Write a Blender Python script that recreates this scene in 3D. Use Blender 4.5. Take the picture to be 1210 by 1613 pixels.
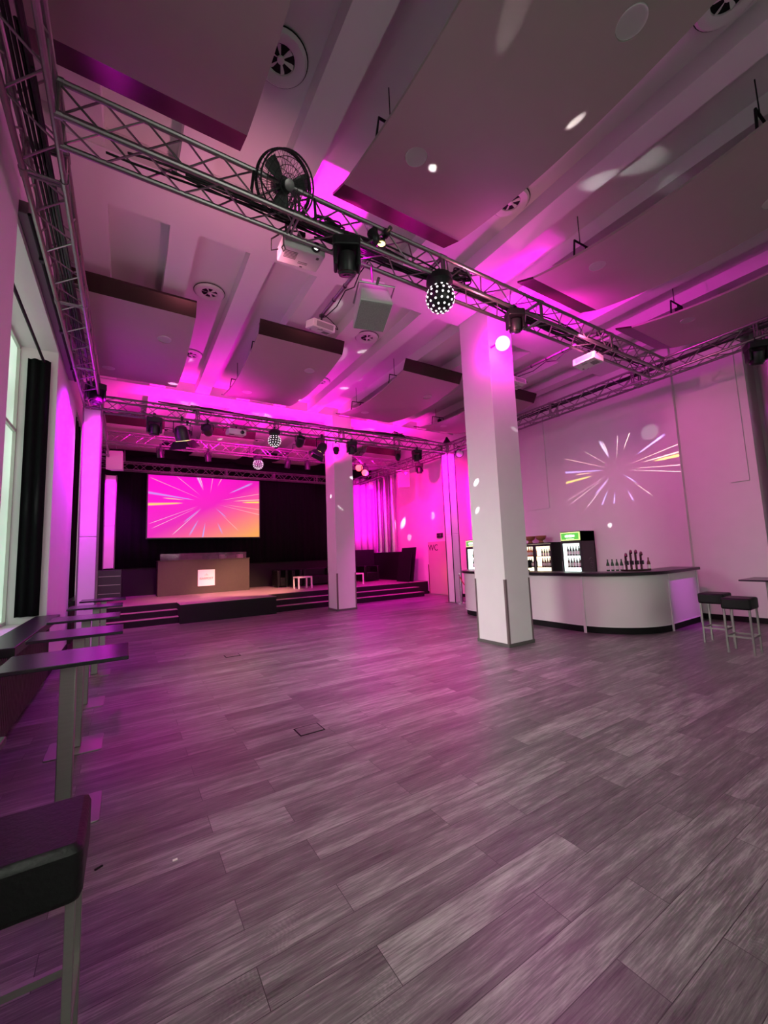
import bpy, bmesh, math, random
from mathutils import Vector, Matrix, Euler
random.seed(7)
for o in list(bpy.data.objects): bpy.data.objects.remove(o)
S = bpy.context.scene
COL = S.collection
PI = math.pi

# ------------------------------------------------------------------ camera
F, PITCH, ROLL, YAW = 644.226, 0.105422, -0.039330, 0.563447
fw = Vector((math.sin(YAW)*math.cos(PITCH), math.cos(YAW)*math.cos(PITCH), math.sin(PITCH)))
r0 = Vector((math.cos(YAW), -math.sin(YAW), 0)); u0 = r0.cross(fw)
rr = math.cos(ROLL)*r0 + math.sin(ROLL)*u0; uu = -math.sin(ROLL)*r0 + math.cos(ROLL)*u0
cam = bpy.data.cameras.new('camera'); camo = bpy.data.objects.new('camera', cam); COL.objects.link(camo)
cam.sensor_fit = 'HORIZONTAL'; cam.sensor_width = 36; cam.lens = 36*F/1210; cam.clip_start = .05; cam.clip_end = 200
camo.matrix_world = Matrix(((rr.x, uu.x, -fw.x, 0), (rr.y, uu.y, -fw.y, 0), (rr.z, uu.z, -fw.z, 1.65), (0, 0, 0, 1)))
S.camera = camo

# ------------------------------------------------------------------ world, view
w = bpy.data.worlds.new('world'); S.world = w; w.use_nodes = True
w.node_tree.nodes['Background'].inputs[0].default_value = (.75, .85, .8, 1)
w.node_tree.nodes['Background'].inputs[1].default_value = 1.0
S.view_settings.view_transform = 'Standard'; S.view_settings.look = 'None'
S.view_settings.exposure = 0; S.view_settings.gamma = 1
try: S.view_settings.use_curve_mapping = False
except Exception: pass

# ------------------------------------------------------------------ lights
def light(kind, name, loc, target, power, color, size=.05, angle=40, blend=.4, sy=None):
    l = bpy.data.lights.new(name, kind); l.energy = power; l.color = color
    o = bpy.data.objects.new(name, l); COL.objects.link(o); o.location = loc
    if target is not None:
        d = Vector(target) - Vector(loc); o.rotation_euler = d.to_track_quat('-Z', 'Y').to_euler()
    if kind == 'SPOT': l.spot_size = math.radians(angle); l.spot_blend = blend; l.shadow_soft_size = size
    elif kind == 'POINT': l.shadow_soft_size = size
    elif kind == 'AREA':
        l.shape = 'RECTANGLE'; l.size = size; l.size_y = sy or size
    return o
DAY = (.97, 1, .88); MAG = (1, 0.0, .70); PUR = (.62, 0.0, 1); PINK = (1, .0, .34); WARM = (1, .42, .30)
# daylight falling steeply through the windows of the left and rear walls
for o_, sp_ in ((light('AREA', 'daylight_left_near', (-1.40, .5, 3.2), (1.9, 2.5, 0), 74, DAY, 2.4, sy=3.4), 76),
                (light('AREA', 'daylight_left_middle', (-1.42, 6.9, 3.0), (3.8, 6.2, 0), 115, DAY, 2.0, sy=3.4), 80),
                (light('AREA', 'daylight_left_far', (-1.42, 12.4, 3.1), (2.4, 11.0, .0), 30, DAY, 2.9, sy=3.6), 100),
                (light('AREA', 'daylight_rear', (2.2, -4.4, 3.0), (2.0, 6, .9), 34, DAY, 3.0, sy=3.2), 66),
                (light('AREA', 'daylight_rear', (7.2, -4.4, 3.0), (5.6, 6, .9), 10, DAY, 3.0, sy=3.2), 66)): o_.data.spread = math.radians(sp_)
# truss lamps, with some added pink fill
light('SPOT', 'truss_par_light', (2.3, 3.93, 5.42), (2.2, 4.45, 6.4), 240, MAG, .03, 56, .5)
light('SPOT', 'truss_par_light', (2.2, 3.74, 5.16), (2.75, 3.8, 5.0), 26, MAG, .04, 140, .8)
light('SPOT', 'pink_fill_light', (6.1, 3.5, 5.05), (10.7, 5.6, 3.1), 270, (1, .16, .48), .06, 100, .9)  # this and the next: added pink fill for wall and pillar, no fixture
light('SPOT', 'pink_fill_light', (3.4, 3.5, 5.05), (5.6, 5.4, 3.0), 70, (1, .06, .4), .06, 90, .9)
light('SPOT', 'pink_fill_light', (4.2, 3.4, 4.6), (4.4, 4.8, 6.3), 34, (1, .25, .42), .06, 165, .9)  # added with the line below as pink fill for the ceiling, no fixture
light('SPOT', 'pink_fill_light', (1.0, 4.0, 4.8), (1.4, 7.4, 6.3), 72, (1, .30, .46), .06, 160, .9)
light('POINT', 'column_par_light', (5.44, 4.86, 5.30), None, 55, MAG, .05)
light('POINT', 'column_par_light', (5.95, 4.84, 5.38), None, 60, MAG, .05)
light('SPOT', 'column_par_light', (5.50, 4.45, 5.2), (3.7, 4.8, 0), 800, (1, 0, .6), .05, 48, 1)
light('SPOT', 'column_ceiling_light', (6.0, 4.4, 5.5), (6.6, 4.3, 6.3), 230, MAG, .06, 150, .8)
light('SPOT', 'tower_head_light', (-.15, 9.3, 4.9), (-1.0, 9.3, 3.7), 420, PUR, .05, 120, .9)
light('SPOT', 'tower_head_light', (-.42, 9.45, 5.0), (-.69, 10.5, 4.1), 560, (1, 0, .9), .05, 90, 1)
light('SPOT', 'tower_head_light', (-.2, 10.0, 5.0), (.8, 5.7, 0), 480, (1, 0, .6), .06, 27, 1)
for x, y, p in ((1.2, 11.6, 560), (3.4, 11.8, 640), (5.2, 11.3, 260), (7.4, 11.6, 520)):
    light('SPOT', 'stage_up_light', (x, y, 4.75), (x+.25, y+1.2, 6.3), p, (1, 0, .52), .08, 150, .8)
for x, y in ((2.0, 9.9), (4.5, 9.9)):
    light('SPOT', 'stage_up_light', (x, y+.3, 4.8), (x, y-.1, 6.3), 120, MAG, .06, 120, .8)
for a_, b_, p_ in (((1.2, 11.3, 4.9), (1.45, 12.7, 6.2), 260), ((3.4, 11.3, 4.9), (3.6, 12.7, 6.2), 260), ((.6, 10.2, 4.9), (.98, 10.2, 6.3), 140), ((7.2, 11.2, 4.9), (7.4, 12.6, 6.2), 160)):
    light('SPOT', 'stage_hot_beam', a_, b_, p_, (1, .42, .95), .03, 17, .6)
light('SPOT', 'stage_red_light', (7.6, 13.0, 4.7), (9.5, 15.5, 3.5), 700, PINK, .08, 110, .9)
light('SPOT', 'stage_wall_light', (7.6, 11.0, 4.75), (10.7, 13.0, 2.6), 1250, PINK, .06, 110, .9)
light('SPOT', 'stage_drape_light', (8.6, 15.2, 4.6), (10.1, 17.8, 3.4), 1300, MAG, .06, 90, .8)
light('SPOT', 'stage_wall_beam', (9.3, 13.0, 4.9), (10.7, 15.2, 3.2), 500, MAG, .03, 32, .9)
light('SPOT', 'stage_scoop_light', (4.6, 11.2, 4.6), (3.9, 15.4, .5), 4200, WARM, .08, 40, .8)
light('SPOT', 'stage_scoop_light', (1.15, 10.9, 4.5), (2.0, 15.4, .5), 1600, WARM, .08, 40, .8)
light('SPOT', 'stage_wash_light', (1.2, 11.2, 4.5), (1.2, 14.4, .4), 700, MAG, .08, 60, .9)
light('SPOT', 'stage_wash_light', (7.9, 10.8, 4.8), (7.4, 12.4, 0), 1300, MAG, .06, 66, .9)
light('SPOT', 'stage_wash_light', (4.2, 10.3, 4.8), (4.4, 8.2, 0), 900, MAG, .06, 74, .9)
light('SPOT', 'right_tower_light', (8.5, 9.7, 4.9), (9.2, 10.6, 3.6), 520, MAG, .05, 110, .9)
light('SPOT', 'right_tower_light', (8.7, 10.1, 4.9), (10.7, 11.0, 3.2), 500, MAG, .05, 110, .9)
light('SPOT', 'left_rear_tower_light', (-.3, 15.75, 4.6), (-.5, 16.4, 3.9), 420, (.9, 0, 1), .05, 90, .9)
light('SPOT', 'door_glow_light', (10.35, 12.05, .9), (10.7, 12.6, .7), 14, (1, .12, .04), .1, 150, .9)
light('SPOT', 'bar_end_light', (8.8, 2.4, 4.8), (9.55, 3.95, .5), 950, (.8, 0, .9), .05, 20, 1)
light('SPOT', 'right_duct_light', (9.5, 2.3, 4.55), (11.0, 2.42, 4.2), 420, (.8, 0, .9), .05, 20, .7)
light('SPOT', 'left_table_light', (-.45, 6.0, 5.0), (-.1, 4.9, 1.0), 90, (.5, 0, 1), .06, 60, .9)

# ------------------------------------------------------------------ materials
def mat(name, col, rough=.5, metal=0, emit=None, es=1, spec=.5):
    m = bpy.data.materials.new(name); m.use_nodes = True
    b = m.node_tree.nodes['Principled BSDF']
    b.inputs['Base Color'].default_value = (*col, 1); b.inputs['Roughness'].default_value = rough
    b.inputs['Metallic'].default_value = metal; b.inputs['Specular IOR Level'].default_value = spec
    if emit: b.inputs['Emission Color'].default_value = (*emit, 1); b.inputs['Emission Strength'].default_value = es
    return m
def nd(m, t, **kw):
    n = m.node_tree.nodes.new(t)
    for k, v in kw.items(): setattr(n, k, v)
    return n
def lk(m, a, b): m.node_tree.links.new(a, b)
def noisy(m, scale, amt, bump=0, stretch=(1, 1, 1), detail=4):
    "vary base colour by noise and add a little bump"
    b = m.node_tree.nodes['Principled BSDF']; c = tuple(b.inputs['Base Color'].default_value)
    tc = nd(m, 'ShaderNodeTexCoord'); mp = nd(m, 'ShaderNodeMapping'); mp.inputs['Scale'].default_value = stretch
    no = nd(m, 'ShaderNodeTexNoise'); no.inputs['Scale'].default_value = scale; no.inputs['Detail'].default_value = detail
    lk(m, tc.outputs['Object'], mp.inputs[0]); lk(m, mp.outputs[0], no.inputs['Vector'])
    r = nd(m, 'ShaderNodeMix', data_type='RGBA')
    r.inputs[6].default_value = tuple(v*(1-amt) for v in c[:3])+(1,); r.inputs[7].default_value = tuple(min(1, v*(1+amt)) for v in c[:3])+(1,)
    lk(m, no.outputs['Fac'], r.inputs[0]); lk(m, r.outputs[2], b.inputs['Base Color'])
    if bump:
        bp = nd(m, 'ShaderNodeBump'); bp.inputs['Strength'].default_value = bump; bp.inputs['Distance'].default_value = .01
        lk(m, no.outputs['Fac'], bp.inputs['Height']); lk(m, bp.outputs[0], b.inputs['Normal'])
    return m
M = {}
M['wall'] = noisy(mat('wall_paint', (.72, .71, .70), .65), 3, .04)
M['ceil'] = noisy(mat('ceiling_paint', (.68, .67, .66), .7), 1.5, .04)
M['panel'] = noisy(mat('acoustic_panel', (.36, .30, .285), .45), 5, .03)
M['strip'] = mat('polished_strip', (.075, .04, .04), .2, .7)
M['alu'] = noisy(mat('truss_aluminium', (.27, .25, .255), .34, .85), 30, .12)
M['steel'] = noisy(mat('brushed_steel', (.33, .32, .30), .38, .9), 6, .08, .03, (1, 1, 14))
M['chrome'] = mat('chrome', (.8, .8, .8), .12, 1)
M['black'] = noisy(mat('black_plastic', (.012, .012, .014), .4), 20, .2)
M['bpaint'] = noisy(mat('black_paint', (.008, .007, .008), .6, spec=.2), 6, .2)
M['bcloth'] = noisy(mat('black_cloth', (.006, .006, .007), .95, spec=.1), 12, .3)
M['leather'] = noisy(mat('black_leather', (.0035, .003, .0035), .46, spec=.3), 60, .25, .2)
M['cable'] = mat('cable_rubber', (.01, .01, .011), .5)
M['laminate'] = noisy(mat('dark_laminate', (.022, .018, .024), .26), 8, .1)
M['topblack'] = noisy(mat('bar_top_black', (.010, .009, .010), .32, spec=.35), 8, .1)
M['wplastic'] = mat('white_plastic', (.70, .69, .67), .4)
M['barwhite'] = noisy(mat('bar_white_laminate', (.72, .69, .68), .25), 2, .02)
M['grille'] = noisy(mat('grey_grille', (.30, .31, .29), .6), 90, .3, .2)
M['sleeve'] = noisy(mat('white_stretch_cloth', (.78, .76, .76), .8), 4, .05, .2)
M['drape'] = noisy(mat('white_drape', (.70, .68, .70), .85), 3, .05)
M['deck'] = noisy(mat('stage_deck', (.26, .20, .19), .5), 4, .18, .1, (1, 8, 1))
M['nosing'] = mat('step_nosing', (.42, .36, .34), .4)
M['desk'] = noisy(mat('desk_brown', (.042, .034, .020), .6), 10, .15)
M['signw'] = mat('sign_white', (.85, .80, .72), .5)
M['textbrown'] = mat('text_brown', (.16, .06, .03), .6)
M['textdark'] = mat('text_dark', (.03, .015, .02), .6)
M['door'] = noisy(mat('door_paint', (.50, .42, .38), .5), 3, .05)
M['wood'] = noisy(mat('bowl_wood', (.36, .17, .08), .45), 9, .3, .1)
M['red'] = mat('red_rope', (.45, .02, .04), .8)
M['duct'] = noisy(mat('duct_metal', (.60, .56, .58), .30, .95), 5, .1)
M['fridge'] = noisy(mat('fridge_black', (.02, .017, .02), .4), 10, .15)
M['greyprint'] = mat('grey_print', (.11, .10, .105), .5)
M['led'] = mat('led_white', (.9, .9, .9), .3, emit=(1, 1, 1), es=1.6)
M['lensmag'] = mat('lens_magenta', (.9, .2, .8), .2, emit=(1, .35, .95), es=4)
M['lenswhite'] = mat('lens_white', (.9, .8, .9), .2, emit=(1, .86, 1), es=9)
M['lensred'] = mat('lens_red', (.9, .2, .2), .2, emit=(1, .10, .06), es=2.6)
M['lenswarm'] = mat('lens_warm', (.9, .7, .3), .2, emit=(1, .75, .3), es=3)
M['lensdark'] = mat('lens_dark', (.03, .02, .04), .08)
M['fridgelight'] = mat('fridge_light', (.9, .95, .95), .5, emit=(.82, 1, .97), es=2.0)
M['fridgewarm'] = mat('fridge_light_warm', (.95, .9, .7), .5, emit=(1, .86, .6), es=1.6)
M['greensign'] = mat('green_sign', (.1, .6, .1), .4, emit=(.09, .62, .05), es=.75)
M['greenrim'] = mat('green_rim', (.7, .9, .4), .4, emit=(.72, 1, .32), es=.95)
M['whitesign'] = mat('white_sign', (.9, .9, .9), .4, emit=(.95, 1, .9), es=1.0)
M['bottle_dark'] = mat('bottle_dark', (.02, .03, .03), .12)
M['bottle_green'] = mat('bottle_green', (.03, .10, .04), .12)
M['bottle_brown'] = mat('bottle_brown', (.12, .05, .03), .12)
M['bottle_orange'] = mat('bottle_orange', (.75, .16, .02), .3)
M['bottle_cream'] = mat('bottle_cream', (.6, .58, .45), .3)
M['labelw'] = mat('label_paper', (.75, .75, .72), .6)
M['ltable'] = mat('white_lacquer', (.80, .74, .70), .3)
M['frame'] = mat('window_frame', (.55, .58, .52), .4)
g = mat('clear_acrylic', (.55, .35, .5), .05); g.node_tree.nodes['Principled BSDF'].inputs['Transmission Weight'].default_value = .85
g.node_tree.nodes['Principled BSDF'].inputs['IOR'].default_value = 1.2; M['acrylic'] = g
# thin door glass : mostly transparent
m = bpy.data.materials.new('door_glass'); m.use_nodes = True; m.node_tree.nodes.clear()
a = nd(m, 'ShaderNodeBsdfTransparent'); b_ = nd(m, 'ShaderNodeBsdfGlossy'); b_.inputs['Roughness'].default_value = .05
mx = nd(m, 'ShaderNodeMixShader'); mx.inputs[0].default_value = .07; ou = nd(m, 'ShaderNodeOutputMaterial')
lk(m, a.outputs[0], mx.inputs[1]); lk(m, b_.outputs[0], mx.inputs[2]); lk(m, mx.outputs[0], ou.inputs[0]); M['glass'] = m
# fine fan mesh
# window pane: frosted glass lit by the day outside
m = mat('window_daylight', (.8, .85, .8), .3, emit=(.60, .80, .66), es=.9); M['pane'] = m
tc = nd(m, 'ShaderNodeTexCoord'); no = nd(m, 'ShaderNodeTexNoise'); no.inputs['Scale'].default_value = .9; no.inputs['Detail'].default_value = 2
cr = nd(m, 'ShaderNodeValToRGB'); cr.color_ramp.elements[0].position = .35; cr.color_ramp.elements[0].color = (.38, .60, .44, 1)
cr.color_ramp.elements[1].position = .65; cr.color_ramp.elements[1].color = (.60, .88, .68, 1)
lk(m, tc.outputs['Object'], no.inputs['Vector']); lk(m, no.outputs['Fac'], cr.inputs[0]); lk(m, cr.outputs[0], m.node_tree.nodes['Principled BSDF'].inputs['Emission Color'])

# floor: grey wood planks, 1.22 x 0.2 m, running along X
m = mat('floor_planks', (.2, .2, .2), .42); M['floor'] = m; B = m.node_tree.nodes['Principled BSDF']
tc = nd(m, 'ShaderNodeTexCoord'); mp = nd(m, 'ShaderNodeMapping'); mp.inputs['Location'].default_value = (.28, -.085, 0)
lk(m, tc.outputs['Object'], mp.inputs[0])
br = nd(m, 'ShaderNodeTexBrick'); br.offset = .37; br.offset_frequency = 2; br.squash = 1
for k, v in (('Color1', (0, 0, 0, 1)), ('Color2', (1, 1, 1, 1)), ('Mortar', (.5, .5, .5, 1))): br.inputs[k].default_value = v
for k, v in (('Scale', 1), ('Mortar Size', .0018), ('Mortar Smooth', .1), ('Bias', 0), ('Brick Width', 1.22), ('Row Height', .2)): br.inputs[k].default_value = v
lk(m, mp.outputs[0], br.inputs['Vector'])
addv = nd(m, 'ShaderNodeVectorMath', operation='MULTIPLY_ADD'); addv.inputs[1].default_value = (7.3, 3.1, 5.7)
lk(m, br.outputs['Color'], addv.inputs[0]); lk(m, mp.outputs[0], addv.inputs[2])
def fnoise(sx, sy, scale, det, rough, dist):
    st = nd(m, 'ShaderNodeMapping'); st.inputs['Scale'].default_value = (sx, sy, 1); lk(m, addv.outputs[0], st.inputs[0])
    n = nd(m, 'ShaderNodeTexNoise'); n.inputs['Scale'].default_value = scale; n.inputs['Detail'].default_value = det; n.inputs['Roughness'].default_value = rough; n.inputs['Distortion'].default_value = dist
    lk(m, st.outputs[0], n.inputs['Vector']); return n.outputs['Fac']
def fma(a, b, c):
    n = nd(m, 'ShaderNodeMath', operation='MULTIPLY_ADD')
    for i, v in enumerate((a, b, c)):
        if isinstance(v, (int, float)): n.inputs[i].default_value = v
        else: lk(m, v, n.inputs[i])
    return n.outputs[0]
streak = fnoise(1.0, 9, 2.0, 5, .6, .3); fine = fnoise(2.2, 48, 3.0, 4, .7, .2); cloud = fnoise(1.4, 4, 1.3, 2, .5, 0)
st2 = nd(m, 'ShaderNodeMapping'); st2.inputs['Scale'].default_value = (5, 16, 1); lk(m, addv.outputs[0], st2.inputs[0])
wv = nd(m, 'ShaderNodeTexWave', wave_type='BANDS', bands_direction='X'); wv.inputs['Scale'].default_value = 3.2; wv.inputs['Distortion'].default_value = 11; wv.inputs['Detail'].default_value = 2.5; wv.inputs['Detail Scale'].default_value = .55
lk(m, st2.outputs[0], wv.inputs['Vector'])
gate = nd(m, 'ShaderNodeMapRange'); gate.inputs[1].default_value = .60; gate.inputs[2].default_value = .74; lk(m, cloud, gate.inputs[0])
ringm = nd(m, 'ShaderNodeMath', operation='MULTIPLY'); lk(m, gate.outputs[0], ringm.inputs[0]); lk(m, wv.outputs['Fac'], ringm.inputs[1])
tone = fma(br.outputs['Color'], .22, -.42)
tone = fma(streak, .78, tone); tone = fma(fine, .74, tone); tone = fma(ringm.outputs[0], .07, tone)
cr = nd(m, 'ShaderNodeValToRGB'); e = cr.color_ramp.elements
e[0].position = .18; e[0].color = (.045, .043, .040, 1); e[1].position = .78; e[1].color = (.36, .348, .33, 1)
el = e.new(.46); el.color = (.128, .122, .115, 1)
mixf = nd(m, 'ShaderNodeMath', operation='ADD'); mixf.inputs[1].default_value = 0; lk(m, tone, mixf.inputs[0]); lk(m, tone, cr.inputs[0])
class _n: pass
n1 = _n(); n1.outputs = {'Fac': fine}
mo = nd(m, 'ShaderNodeMix', data_type='RGBA'); mo.inputs[7].default_value = (.035, .033, .03, 1)
lk(m, br.outputs['Fac'], mo.inputs[0]); lk(m, cr.outputs[0], mo.inputs[6]); lk(m, mo.outputs[2], B.inputs['Base Color'])
rg = nd(m, 'ShaderNodeMapRange'); rg.inputs['To Min'].default_value = .24; rg.inputs['To Max'].default_value = .46; lk(m, n1.outputs['Fac'], rg.inputs[0]); lk(m, rg.outputs[0], B.inputs['Roughness'])
bp = nd(m, 'ShaderNodeBump'); bp.inputs['Strength'].default_value = .25; bp.inputs['Distance'].default_value = .004
lk(m, mixf.outputs[0], bp.inputs['Height']); lk(m, bp.outputs[0], B.inputs['Normal'])

# starburst picture shown on the stage screen and thrown on the wall by a projector
RAYS = [  # angle deg, r0, r1, width, colour (u to the right, v up; half width of the picture = 1)
 (172, .25, 1.1, .050, (.45, .35, 1)), (184, .45, 1.1, .055, (1, .85, .05)), (176, .42, .80, .035, (1, .62, .35)), (157, .16, 1.1, .012, (1, .62, .5)),
 (140, .2, .75, .014, (1, .7, .65)), (113, .25, .66, .085, (.75, .6, 1)), (109, .3, .62, .03, (1, .9, .9)), (82, .18, .8, .022, (1, .7, .7)), (64, .35, .8, .03, (1, .62, .6)),
 (27, .42, .95, .05, (.5, .38, 1)), (12, .22, 1.2, .014, (1, .62, .55)), (2, .62, 1.1, .05, (1, .85, .1)), (5, .45, 1.1, .03, (1, .6, .5)), (-7, .3, 1.2, .016, (1, .55, .5)), (-13, .18, 1.2, .012, (1, .7, .7)),
 (203, .2, 1.1, .012, (1, .7, .8)), (208, .25, 1.1, .012, (1, .65, .75)), (225, .18, .9, .02, (1, .75, .9)), (222, .18, .6, .05, (.5, .38, 1)), (242, .38, .75, .05, (.5, .4, 1)), (261, .4, .75, .05, (.5, .4, 1)),
 (-42, .15, .45, .06, (.5, .38, 1)), (-45, .3, .8, .014, (1, .7, .7)), (-68, .42, .68, .05, (.55, .4, 1))]
ng = bpy.data.node_groups.new('starburst', 'ShaderNodeTree')
ng.interface.new_socket('UV', in_out='INPUT', socket_type='NodeSocketVector'); ng.interface.new_socket('Color', in_out='OUTPUT', socket_type='NodeSocketColor')
gi = ng.nodes.new('NodeGroupInput'); go = ng.nodes.new('NodeGroupOutput')
def gm(op, a, b=None, clamp=False):
    n = ng.nodes.new('ShaderNodeMath'); n.operation = op; n.use_clamp = clamp
    for i, v in enumerate((a, b)):
        if v is None: continue
        if isinstance(v, (int, float)): n.inputs[i].default_value = v
        else: ng.links.new(v, n.inputs[i])
    return n.outputs[0]
acc = None
for ang, ra, rb, wd, cl in RAYS:
    c, s = math.cos(math.radians(ang)), math.sin(math.radians(ang))
    d1 = ng.nodes.new('ShaderNodeVectorMath'); d1.operation = 'DOT_PRODUCT'; d1.inputs[1].default_value = (c, s, 0); ng.links.new(gi.outputs[0], d1.inputs[0])
    d2 = ng.nodes.new('ShaderNodeVectorMath'); d2.operation = 'DOT_PRODUCT'; d2.inputs[1].default_value = (-s, c, 0); ng.links.new(gi.outputs[0], d2.inputs[0])
    al, ac = d1.outputs['Value'], gm('ABSOLUTE', d2.outputs['Value'])
    k = gm('SUBTRACT', 1, gm('DIVIDE', ac, gm('MAXIMUM', gm('MULTIPLY', al, wd*.62), .0015)), True)
    mr = ng.nodes.new('ShaderNodeMapRange'); mr.inputs[1].default_value = ra; mr.inputs[2].default_value = ra+.12; ng.links.new(al, mr.inputs[0])
    mr2 = ng.nodes.new('ShaderNodeMapRange'); mr2.inputs[1].default_value = rb; mr2.inputs[2].default_value = rb-.1; ng.links.new(al, mr2.inputs[0])
    k = gm('MULTIPLY', gm('MULTIPLY', k, mr.outputs[0]), mr2.outputs[0])
    sc = ng.nodes.new('ShaderNodeVectorMath'); sc.operation = 'SCALE'; sc.inputs[0].default_value = cl; ng.links.new(k, sc.inputs['Scale'])
    if acc is None: acc = sc.outputs[0]
    else:
        ad = ng.nodes.new('ShaderNodeVectorMath'); ad.operation = 'ADD'; ng.links.new(acc, ad.inputs[0]); ng.links.new(sc.outputs[0], ad.inputs[1]); acc = ad.outputs[0]
ng.links.new(acc, go.inputs[0])
# LED screen
m = mat('led_screen', (.02, .02, .02), .4); M['screen'] = m; B = m.node_tree.nodes['Principled BSDF']
tc = nd(m, 'ShaderNodeTexCoord'); sp = nd(m, 'ShaderNodeSeparateXYZ'); lk(m, tc.outputs['Object'], sp.inputs[0])
mp = nd(m, 'ShaderNodeMapping'); mp.inputs['Scale'].default_value = (1/2.05, 0, 0); mp.inputs['Location'].default_value = (-.02, 0, 0)
cb = nd(m, 'ShaderNodeCombineXYZ')
for src, i in (('X', 0), ('Z', 1)):
    q = nd(m, 'ShaderNodeMath', operation='MULTIPLY_ADD'); q.inputs[1].default_value = 1/2.05; q.inputs[2].default_value = -.03 if i == 0 else -.10
    lk(m, sp.outputs[src], q.inputs[0]); lk(m, q.outputs[0], cb.inputs[i])
gn = nd(m, 'ShaderNodeGroup'); gn.node_tree = ng; lk(m, cb.outputs[0], gn.inputs[0])
gx = nd(m, 'ShaderNodeMath', operation='MULTIPLY_ADD'); gx.inputs[1].default_value = -1.0; lk(m, sp.outputs['Z'], gx.inputs[0])
gx2 = nd(m, 'ShaderNodeMath', operation='MULTIPLY'); gx2.inputs[1].default_value = .55; lk(m, sp.outputs['X'], gx2.inputs[0]); lk(m, gx2.outputs[0], gx.inputs[2])
cr = nd(m, 'ShaderNodeValToRGB'); e = cr.color_ramp.elements
e[0].position = 0; e[0].color = (1, .0, .62, 1); e[1].position = 1; e[1].color = (1, .42, .10, 1); el = e.new(.35); el.color = (.86, .01, .50, 1); el = e.new(.62); el.color = (1, .13, .28, 1)
mr = nd(m, 'ShaderNodeMapRange'); mr.inputs[1].default_value = -1.1; mr.inputs[2].default_value = 2.1; lk(m, gx.outputs[0], mr.inputs[0]); lk(m, mr.outputs[0], cr.inputs[0])
sr = nd(m, 'ShaderNodeSeparateColor'); lk(m, gn.outputs[0], sr.inputs[0])
fx = nd(m, 'ShaderNodeMath', operation='MAXIMUM'); lk(m, sr.outputs[0], fx.inputs[0]); lk(m, sr.outputs[2], fx.inputs[1])
iv = nd(m, 'ShaderNodeMath', operation='SUBTRACT', use_clamp=True); iv.inputs[0].default_value = 1; lk(m, fx.outputs[0], iv.inputs[1])
sc = nd(m, 'ShaderNodeVectorMath', operation='SCALE'); lk(m, cr.outputs[0], sc.inputs[0]); lk(m, iv.outputs[0], sc.inputs['Scale'])
ad = nd(m, 'ShaderNodeVectorMath', operation='ADD'); lk(m, sc.outputs[0], ad.inputs[0]); lk(m, gn.outputs[0], ad.inputs[1])
lk(m, ad.outputs[0], B.inputs['Emission Color']); B.inputs['Emission Strength'].default_value = .95

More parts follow.
